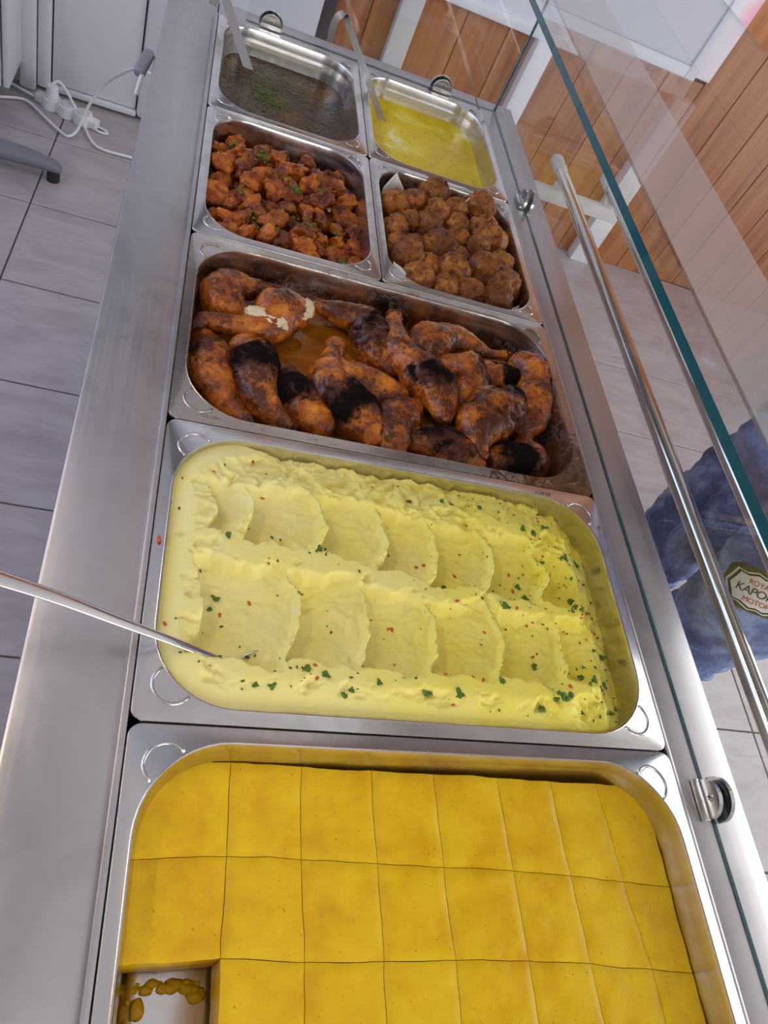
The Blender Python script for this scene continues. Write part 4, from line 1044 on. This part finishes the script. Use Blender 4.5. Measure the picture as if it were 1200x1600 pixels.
def ladle(label, base, top, hook, r=.0055):
    root = empty('soup_ladle', base, label, 'ladle', 'steel ladles standing in the far pans')
    mo = Matrix.Translation(-Vector(base))
    b_, t_ = Vector(base), Vector(top); d = (t_ - b_)
    low = b_ - d.normalized() * .035
    pts = [low, b_, b_ + d * .5, t_] + [Vector(h) for h in hook]
    S = smooth_path([tuple(p_) for p_ in pts], 8)
    # flat strip handle: width across, thin along the bend plane
    V, F = [], []; wd = Vector((1, -.15, 0)).normalized()
    n = len(S)
    for i in range(n):
        T = Vector(S[min(i + 1, n - 1)] - S[max(i - 1, 0)]).normalized(); w_ = (wd - T * wd.dot(T)).normalized(); u_ = w_.cross(T)
        c = Vector(S[i]); ww = r * (1.0 if i < n - 3 else .9); th = .0011
        V += [c + w_ * ww + u_ * th, c - w_ * ww + u_ * th, c - w_ * ww - u_ * th, c + w_ * ww - u_ * th]
    for i in range(n - 1):
        for k in range(4): F.append((i * 4 + k, i * 4 + (k + 1) % 4, i * 4 + 4 + (k + 1) % 4, i * 4 + 4 + k))
    F += [(3, 2, 1, 0), tuple((n - 1) * 4 + k for k in range(4))]
    o = me_obj('handle', V, F, M['ladlesteel'], None, angle=30); o.parent = root; o.matrix_parent_inverse = mo
    bm = bmesh.new(); bmesh.ops.create_uvsphere(bm, u_segments=24, v_segments=14, radius=1)
    bmesh.ops.delete(bm, geom=[v_ for v_ in bm.verts if v_.co.z > .05], context='VERTS')
    bmesh.ops.scale(bm, vec=(.026, .026, .022), verts=bm.verts); bmesh.ops.translate(bm, vec=tuple(low + Vector((.018, -.012, 0))), verts=bm.verts)
    bmesh.ops.solidify(bm, geom=bm.faces[:], thickness=.001)
    o = bm_obj('bowl', bm, M['clampsteel'], None, smooth=True); o.parent = root; o.matrix_parent_inverse = mo
    return root
ladle('steel ladle standing in the brown herb soup, its handle at the top left', (.066, 1.555, ZC - .045), (.006, 1.60, ZC + .036), [(-.002, 1.602, ZC + .042), (-.010, 1.602, ZC + .036), (-.013, 1.600, ZC + .018)], .0078)
ladle('steel ladle with a hooked handle standing in the yellow sauce', (.319, 1.523, ZC - .037), (.214, 1.55, ZC + .084), [(.203, 1.551, ZC + .097), (.192, 1.55, ZC + .092), (.188, 1.549, ZC + .072), (.190, 1.548, ZC + .05)], .0058)


# ------------------------------------------------------------------ power strip, cables, furniture leg
ps = empty('power_strip', (-.385, 2.70, 0), 'white multi-socket power strip lying on the floor by the door', 'power strip')
pa = math.atan2(2.655 - 2.725, -.285 + .480)
def pspart(bm, name, m, **k):
    o = bm_obj(name, bm, m, ps, angle=35); o.rotation_euler = (0, 0, pa); return o
bm = bmesh.new()
for k in range(3):
    r0 = bmesh.ops.create_cone(bm, cap_ends=True, segments=28, radius1=.032, radius2=.028, depth=.034)
    bmesh.ops.translate(bm, vec=(-.062 + .055 * k, 0, .018), verts=r0['verts'])
box(bm, -.115, .10, -.017, .017, .001, .030, bevel=.006)
pspart(bm, 'body', M['whiteplastic'])
bm = bmesh.new()
for k in range(3):
    r0 = bmesh.ops.create_cone(bm, cap_ends=True, segments=24, radius1=.021, radius2=.021, depth=.003)
    bmesh.ops.translate(bm, vec=(-.062 + .055 * k, 0, .0355), verts=r0['verts'])
pspart(bm, 'socket', M['capplastic'])
bm = bmesh.new(); r0 = bmesh.ops.create_cone(bm, cap_ends=True, segments=24, radius1=.021, radius2=.017, depth=.036)
bmesh.ops.translate(bm, vec=(-.062, .002, .055), verts=r0['verts']); pspart(bm, 'plug', M['whiteplastic'])
bm = bmesh.new(); V, F = tube_mesh(smooth_path([(.095, -.012, .006), (.118, -.013, .006), (.135, -.002, .006), (.118, .009, .006), (.095, .010, .006)], 6), .0045, 8)
o = me_obj('hanging_loop', V, F, M['whiteplastic'], ps); o.rotation_euler = (0, 0, pa)

tag(tubeo('power_cable', [(-.90, 2.60, .008), (-.72, 2.615, .008), (-.60, 2.672, .008), (-.52, 2.700, .009), (-.45, 2.635, .009), (-.395, 2.580, .010), (-.366, 2.562, .012), (-.345, 2.60, .02), (-.318, 2.62, .10), (-.275, 2.60, .19), (-.225, 2.50, .29), (-.16, 2.35, .40), (-.068, 2.2, .45)], .0045, M['whiteplastic'], n=10, sm=6), 'white cable bending on the tiles and rising to the counter', 'cable')
tag(tubeo('power_cable', [(-.445, 2.725, .075), (-.425, 2.735, .085), (-.395, 2.725, .06), (-.362, 2.69, .030), (-.335, 2.655, .010), (-.295, 2.575, .008), (-.26, 2.55, .008), (-.20, 2.55, .008), (-.10, 2.56, .008)], .0045, M['whiteplastic'], n=10, sm=6), 'white cable running from the plug across the tiles under the counter', 'cable')
tag(tubeo('power_cable', [(-.625, 2.815, .01), (-.60, 2.782, .012), (-.545, 2.75, .014), (-.498, 2.727, .016)], .0045, M['whiteplastic'], n=10, sm=6), 'short white cable entering the left end of the power strip', 'cable')
pl = empty('grey_plug_cover', (-.102, 1.40, ZC - .02), 'grey plastic plug with its cable hanging beside the counter edge, far left', 'plug')
o = boxo('plug_body', (-.009, .009, -.026, .026, -.008, .008), M['greymetal'], pl, .006, 3); o.rotation_euler = (.35, 0, -.25)
o = tubeo('flex_neck', [(0, -.022, -.008), (-.002, -.035, -.016), (-.004, -.045, -.03)], .0035, M['capplastic'], pl, 10)

def fleg():
    root = empty('grey_table_base', (-.60, 2.33, 0), 'grey metal pedestal foot bar with a black rubber glide at the far left', 'table base')
    mo = Matrix.Translation((.60, -2.33, 0))
    def p_(o): o.parent = root; o.matrix_parent_inverse = mo; return o
    V = []; F = []
    prof = [(-.90, .055, .034, .030), (-.60, .060, .036, .034), (-.45, .056, .030, .030), (-.385, .050, .024, .024), (-.362, .046, .021, .020), (-.350, .040, .015, .014)]
    for x, z, hw, hh in prof:
        y = 2.325 + (x + .35) * .02
        for k in range(16):
            a = 2 * PI * k / 16; c, s = math.cos(a), math.sin(a)
            V.append((x, y + hw * math.copysign(abs(c) ** .6, c), z + hh * .6 * math.copysign(abs(s) ** .6, s)))
    for i in range(len(prof) - 1):
        for k in range(16): F.append((i * 16 + k, i * 16 + (k + 1) % 16, (i + 1) * 16 + (k + 1) % 16, (i + 1) * 16 + k))
    F += [tuple(range(15, -1, -1)), tuple((len(prof) - 1) * 16 + k for k in range(16))]
    p_(me_obj('foot_bar', V, F, M['greymetal'], None, angle=50))
    V, F = tube_mesh([(-.372, 2.325, 0), (-.372, 2.325, .018), (-.372, 2.325, .040)], [.019, .019, .014], 20); p_(me_obj('rubber_glide', V, F, M['darkgap'], None, angle=40))
    V, F = tube_mesh([(-1.0, 2.33, 0), (-1.0, 2.33, .018), (-1.0, 2.33, .040)], [.019, .019, .014], 20); p_(me_obj('rubber_glide', V, F, M['darkgap'], None, angle=40))
    V, F = tube_mesh([(-.88, 2.32, .05), (-.88, 2.32, .72)], .035, 24); p_(me_obj('column', V, F, M['greymetal'], None, angle=40))
    V, F = tube_mesh([(-1.02, 2.33, .052), (-.88, 2.33, .056)], [.022, .03], 16); p_(me_obj('foot_bar', V, F, M['greymetal'], None, angle=40))
    bm = bmesh.new(); box(bm, -1.25, -.62, 2.02, 2.5, .72, .745, bevel=.006); p_(bm_obj('table_top', bm, M['whitepaint'], None, angle=35))
fleg()

# ------------------------------------------------------------------ added ceiling lamp, unseen, for extra warm light on the food
lamp = empty('added_ceiling_lamp', (-1.30, .95, 2.5), 'added long warm tube lamp hanging from the ceiling on the staff side, out of view', 'lamp')
o = boxo('housing', (-.03, .03, -.75, .75, .0, .04), M['whitepaint'], lamp, .005)
_l = bpy.data.lights.new('added_lamp_light', 'AREA'); _l.shape = 'RECTANGLE'; _l.size = .06; _l.size_y = 1.46; _l.energy = 9; _l.color = (1, .84, .60)
_o = bpy.data.objects.new('added_lamp_light', _l); COL.objects.link(_o); _o.parent = lamp; _o.location = (0, 0, -.02); _o.rotation_euler = (0, math.radians(-38), 0)
o = boxo('diffuser', (-.024, .024, -.73, .73, -.012, -.0005), M['warmlamp'], lamp, .004)
for y in (-.6, .6): tubeo('cord', [(0, y, .04), (0, y, .5)], .003, M['darkgap'], lamp, 8)

PER_LOC = (1.02, .775, 0); PER_ROT = -.15
# ------------------------------------------------------------------ customer standing at the tray rail
def skin_body(name, joints, bones, root, m, levels=2, parent=None):
    me = bpy.data.meshes.new(name); me.from_pydata([j[0] for j in joints], bones, [])
    o = bpy.data.objects.new(name, me); COL.objects.link(o)
    md = o.modifiers.new('skin', 'SKIN'); md.use_smooth_shade = True
    for i, j in enumerate(joints):
        r_ = j[1]; me.skin_vertices[0].data[i].radius = (r_, r_) if not hasattr(r_, '__len__') else r_
        me.skin_vertices[0].data[i].use_root = (i == root)
    s = o.modifiers.new('sub', 'SUBSURF'); s.levels = s.render_levels = levels
    dg = bpy.context.evaluated_depsgraph_get(); me2 = bpy.data.meshes.new_from_object(o.evaluated_get(dg))
    bpy.data.objects.remove(o); me2.materials.clear(); me2.materials.append(m); me2.polygons.foreach_set('use_smooth', [True] * len(me2.polygons))
    me2.name = name
    return link(name, me2, parent)
per = empty('person', (1.0, .76, 0), 'person in faded blue jeans with a shield patch, standing at the tray rail', 'person')
# local frame: faces -x (towards the counter); x forward/back, y sideways
def body_joints():
    J = [((0, 0, .93), (.12, .155)), ((0, 0, 1.08), (.105, .135)), ((0, 0, 1.27), (.11, .15)), ((0, 0, 1.39), (.095, .115)), ((0, 0, 1.49), .058), ((-.01, 0, 1.545), .055), ((-.015, 0, 1.60), (.088, .068)), ((-.015, 0, 1.67), (.098, .076)), ((-.010, 0, 1.73), (.080, .062))]
    B = [(i, i + 1) for i in range(8)]
    for s in (-1, 1):
        k = len(J); J += [((0, s * .175, 1.425), .052), ((.03, s * .225, 1.32), .046), ((.045, s * .25, 1.20), .040), ((.0, s * .20, 1.21), .033), ((-.10, s * .13, 1.26), .026), ((-.125, s * .115, 1.272), .026), ((-.16, s * .10, 1.285), .024)]
        B += [(3, k)] + [(k + i, k + i + 1) for i in range(6)]
        h = k + 6
        for f, (oy, ln) in enumerate(((.026, .050), (.009, .060), (-.009, .056), (-.025, .044))):
            f0 = len(J); J += [((-.175, s * .10 + oy, 1.292), .0092), ((-.175 - ln * .5, s * .10 + oy * 1.1, 1.315), .0085), ((-.175 - ln * .7, s * .10 + oy * 1.1, 1.338), .0075)]
            B += [(h, f0), (f0, f0 + 1), (f0 + 1, f0 + 2)]
        f0 = len(J); J += [((-.145, s * .072, 1.29), .0105), ((-.165, s * .056, 1.315), .009)]; B += [(k + 5, f0), (f0, f0 + 1)]
        l = len(J); J += [((.0, s * .095, .86), .088), ((-.01, s * .105, .68), .075), ((-.015, s * .11, .48), .053), ((.0, s * .112, .30), .050), ((.02, s * .115, .10), .034), ((.0, s * .12, .055), .036), ((-.09, s * .13, .035), .028), ((-.15, s * .135, .03), .022)]
        B += [(0, l)] + [(l + i, l + i + 1) for i in range(7)]
    return J, B
J, B = body_joints()
body = skin_body('body', J, B, 0, M['skin'], 2, per)
def jeans_joints():
    J = [((.0, 0, 1.10), (.12, .155)), ((0, 0, .94), (.135, .175))]; B = [(0, 1)]
    for s in (-1, 1):
        l = len(J); J += [((.0, s * .095, .85), .108), ((-.01, s * .105, .70), .100), ((-.018, s * .11, .56), .082), ((-.018, s * .11, .48), .074), ((-.005, s * .112, .36), .072), ((.01, s * .114, .22), .068), ((.015, s * .115, .09), .066)]
        B += [(1, l)] + [(l + i, l + i + 1) for i in range(6)]
    return J, B
J, B = jeans_joints()
jeans = skin_body('jeans', J, B, 1, M['denim'], 4, per)
def folds(c):
    z = c[:, 2]; base = fbm(c * np.array([1, 1, 2.2]), 9, 3) * .009
    kn = np.exp(-((z - .52) / .14) ** 2); hp = np.exp(-((z - .84) / .08) ** 2)
    return base + (kn * .007 + hp * .006) * np.sin(z * 150 + 6 * fbm(c, 6, 2)) * .6 + .003 * fbm(c, 45, 2)
displace(jeans.data, folds)
bm = bmesh.new(); bm.from_mesh(body.data); bmesh.ops.subdivide_edges(bm, edges=bm.edges[:], cuts=1, use_grid_fill=True, smooth=.5); bm.normal_update()
for v_ in bm.verts: v_.co += v_.normal * .013
bmesh.ops.delete(bm, geom=[v_ for v_ in bm.verts if v_.co.z < 1.06 or v_.co.z > 1.52 or v_.co.x < -.129], context='VERTS')
top_ = bm_obj('jersey_top', bm, M['hoodie'], per, smooth=True)
md = top_.modifiers.new('cloth', 'SOLIDIFY'); md.thickness = .004
displace(top_.data, lambda c: fbm(c, 9, 3) * .004)
for s in (-1, 1):
    bm = bmesh.new(); bmesh.ops.create_uvsphere(bm, u_segments=28, v_segments=18, radius=1)
    for v_ in bm.verts:
        x_ = v_.co.x; v_.co = Vector((x_ * .145, v_.co.y * (.048 + .006 * -x_), v_.co.z * (.050 if x_ > -.1 else .050 * (1 + .45 * (x_ + .1)))))
        v_.co.z = max(v_.co.z, -.040)
    o = bm_obj('shoe', bm, M['shoe'], per, smooth=True); o.location = (-.055, s * .125, .041)
# face and hair
for s in (-1, 1):
    e_ = blob('eye', (-.086, s * .030, 1.655), .0135, 1, M['eye'], 3, 0, parent=per); blob('iris', (-.0118, 0, 0), .0052, 1, M['iris'], 2, 0, (.5, 1, 1), parent=e_)
    blob('ear', (-.008, s * .078, 1.650), .028, 2, M['skin'], 3, .1, (.6, .3, 1.1), parent=per)
blob('nose', (-.100, 0, 1.630), .017, 3, M['skin'], 3, .08, (.9, .75, 1.5), parent=per)
blob('mouth', (-.088, 0, 1.595), .020, 3, M['lip'], 3, .05, (.4, 1.15, .4), parent=per)
hr = blob('hair', (.008, 0, 1.700), .098, 5, M['hair'], 5, .05, (1.08, .90, .86), parent=per, fr=6)
bm = bmesh.new(); bm.from_mesh(hr.data)
bmesh.ops.delete(bm, geom=[v_ for v_ in bm.verts if v_.co.x < -.055 and v_.co.z < .035], context='VERTS'); bm.to_mesh(hr.data); bm.free()
per.location = PER_LOC; per.rotation_euler = (0, 0, PER_ROT)
# shield patch sewn on the thigh, draped on the cloth
bpy.context.view_layer.update()
W_ = jeans.matrix_world
tree = BVHTree.FromPolygons([W_ @ v_.co for v_ in jeans.data.vertices], [tuple(p_.vertices) for p_ in jeans.data.polygons])
PO, PU, PV, PN = [Vector(a) for a in PATCH]
hit = tree.ray_cast(PO + PN * .5, -PN)
if hit[0] is not None:
    PO = hit[0]; nn = hit[1]
    rows_, hs_ = [], []
    for iu in range(-6, 7):
        for iv in range(-4, 5):
            u, v = iu * .011, iv * .009
            s_ = PO + PU * u + PV * v; h_ = tree.ray_cast(s_ + PN * .2, -PN, .5)
            if h_[0] is not None: rows_.append([1, u, v, u * u, u * v, v * v]); hs_.append((h_[0] - PO).dot(PN))
    rows_, hs_ = np.array(rows_), np.array(hs_); cf = np.linalg.lstsq(rows_, hs_, rcond=None)[0]
    rise = float(np.percentile(hs_ - rows_ @ cf, 90))          # stiff felt: a smooth sheet resting on the folds
    def drape(u, v, lift):
        h = float(np.dot(cf, [1, u, v, u * u, u * v, v * v])) + rise
        return PO + PU * u + PV * v + PN * (h + lift - .003)
    Wi = per.matrix_world.inverted()
    def dshape(name, outline, lift, m, parent):
        bm = bmesh.new(); vs = [bm.verts.new((x_, y_, 0)) for x_, y_ in outline]; f = bm.faces.new(vs)
        bmesh.ops.triangulate(bm, faces=[f]); bmesh.ops.subdivide_edges(bm, edges=bm.edges[:], cuts=3, use_grid_fill=True)
        for v_ in bm.verts: v_.co = Wi @ drape(v_.co.x, v_.co.y, lift)
        return bm_obj(name, bm, m, parent)
    def shield(s):
        half = [(0, .030), (.012, .033), (.030, .026), (.046, .027), (.052, .014), (.060, .0), (.052, -.014), (.046, -.027), (.030, -.026), (.012, -.033), (0, -.030)]
        P_ = [(x_ * s, y_ * s) for x_, y_ in half]; return P_[::-1] + [(-x_, y_) for x_, y_ in P_[1:-1]]
    pb = dshape('thigh_patch', [(-.066, -.014), (-.060, .026), (-.040, .038), (.05, .036), (.066, .02), (.066, -.02), (.05, -.036), (-.03, -.036)], .004, M['patchbrown'], jeans)
    pb['label'] = 'shield-shaped sewn patch with red and black lettering'
    def sub_(name, ol, lift, m): return dshape(name, ol, lift, m, jeans)
    sub_('patch_border', shield(1.0), .0050, M['patchwhite']); sub_('patch_outline', shield(.93), .0056, M['patchblack']); sub_('patch_field', shield(.84), .0062, M['patchwhite'])
    for txt, sz, v0, mm, shr in (('ROYAL', .0125, .0145, M['patchred'], .0), ('KAPORAL', .0195, -.0005, M['patchblack'], .15), ('MOTORS', .0125, -.0165, M['patchred'], .0)):
        o = text_mesh(txt, sz, Matrix.Identity(4), mm, 'patch_lettering', jeans, depth=0, space=.9, shear=shr)
        for v_ in o.data.vertices:
            wv_ = drape(v_.co.x - (.0 if txt != 'ROYAL' else .004), v_.co.y + v0, .0068); v_.co = Wi @ wv_
        o.data.update()

for root in (w1, dr, cb, ctr, rail, spn): pass
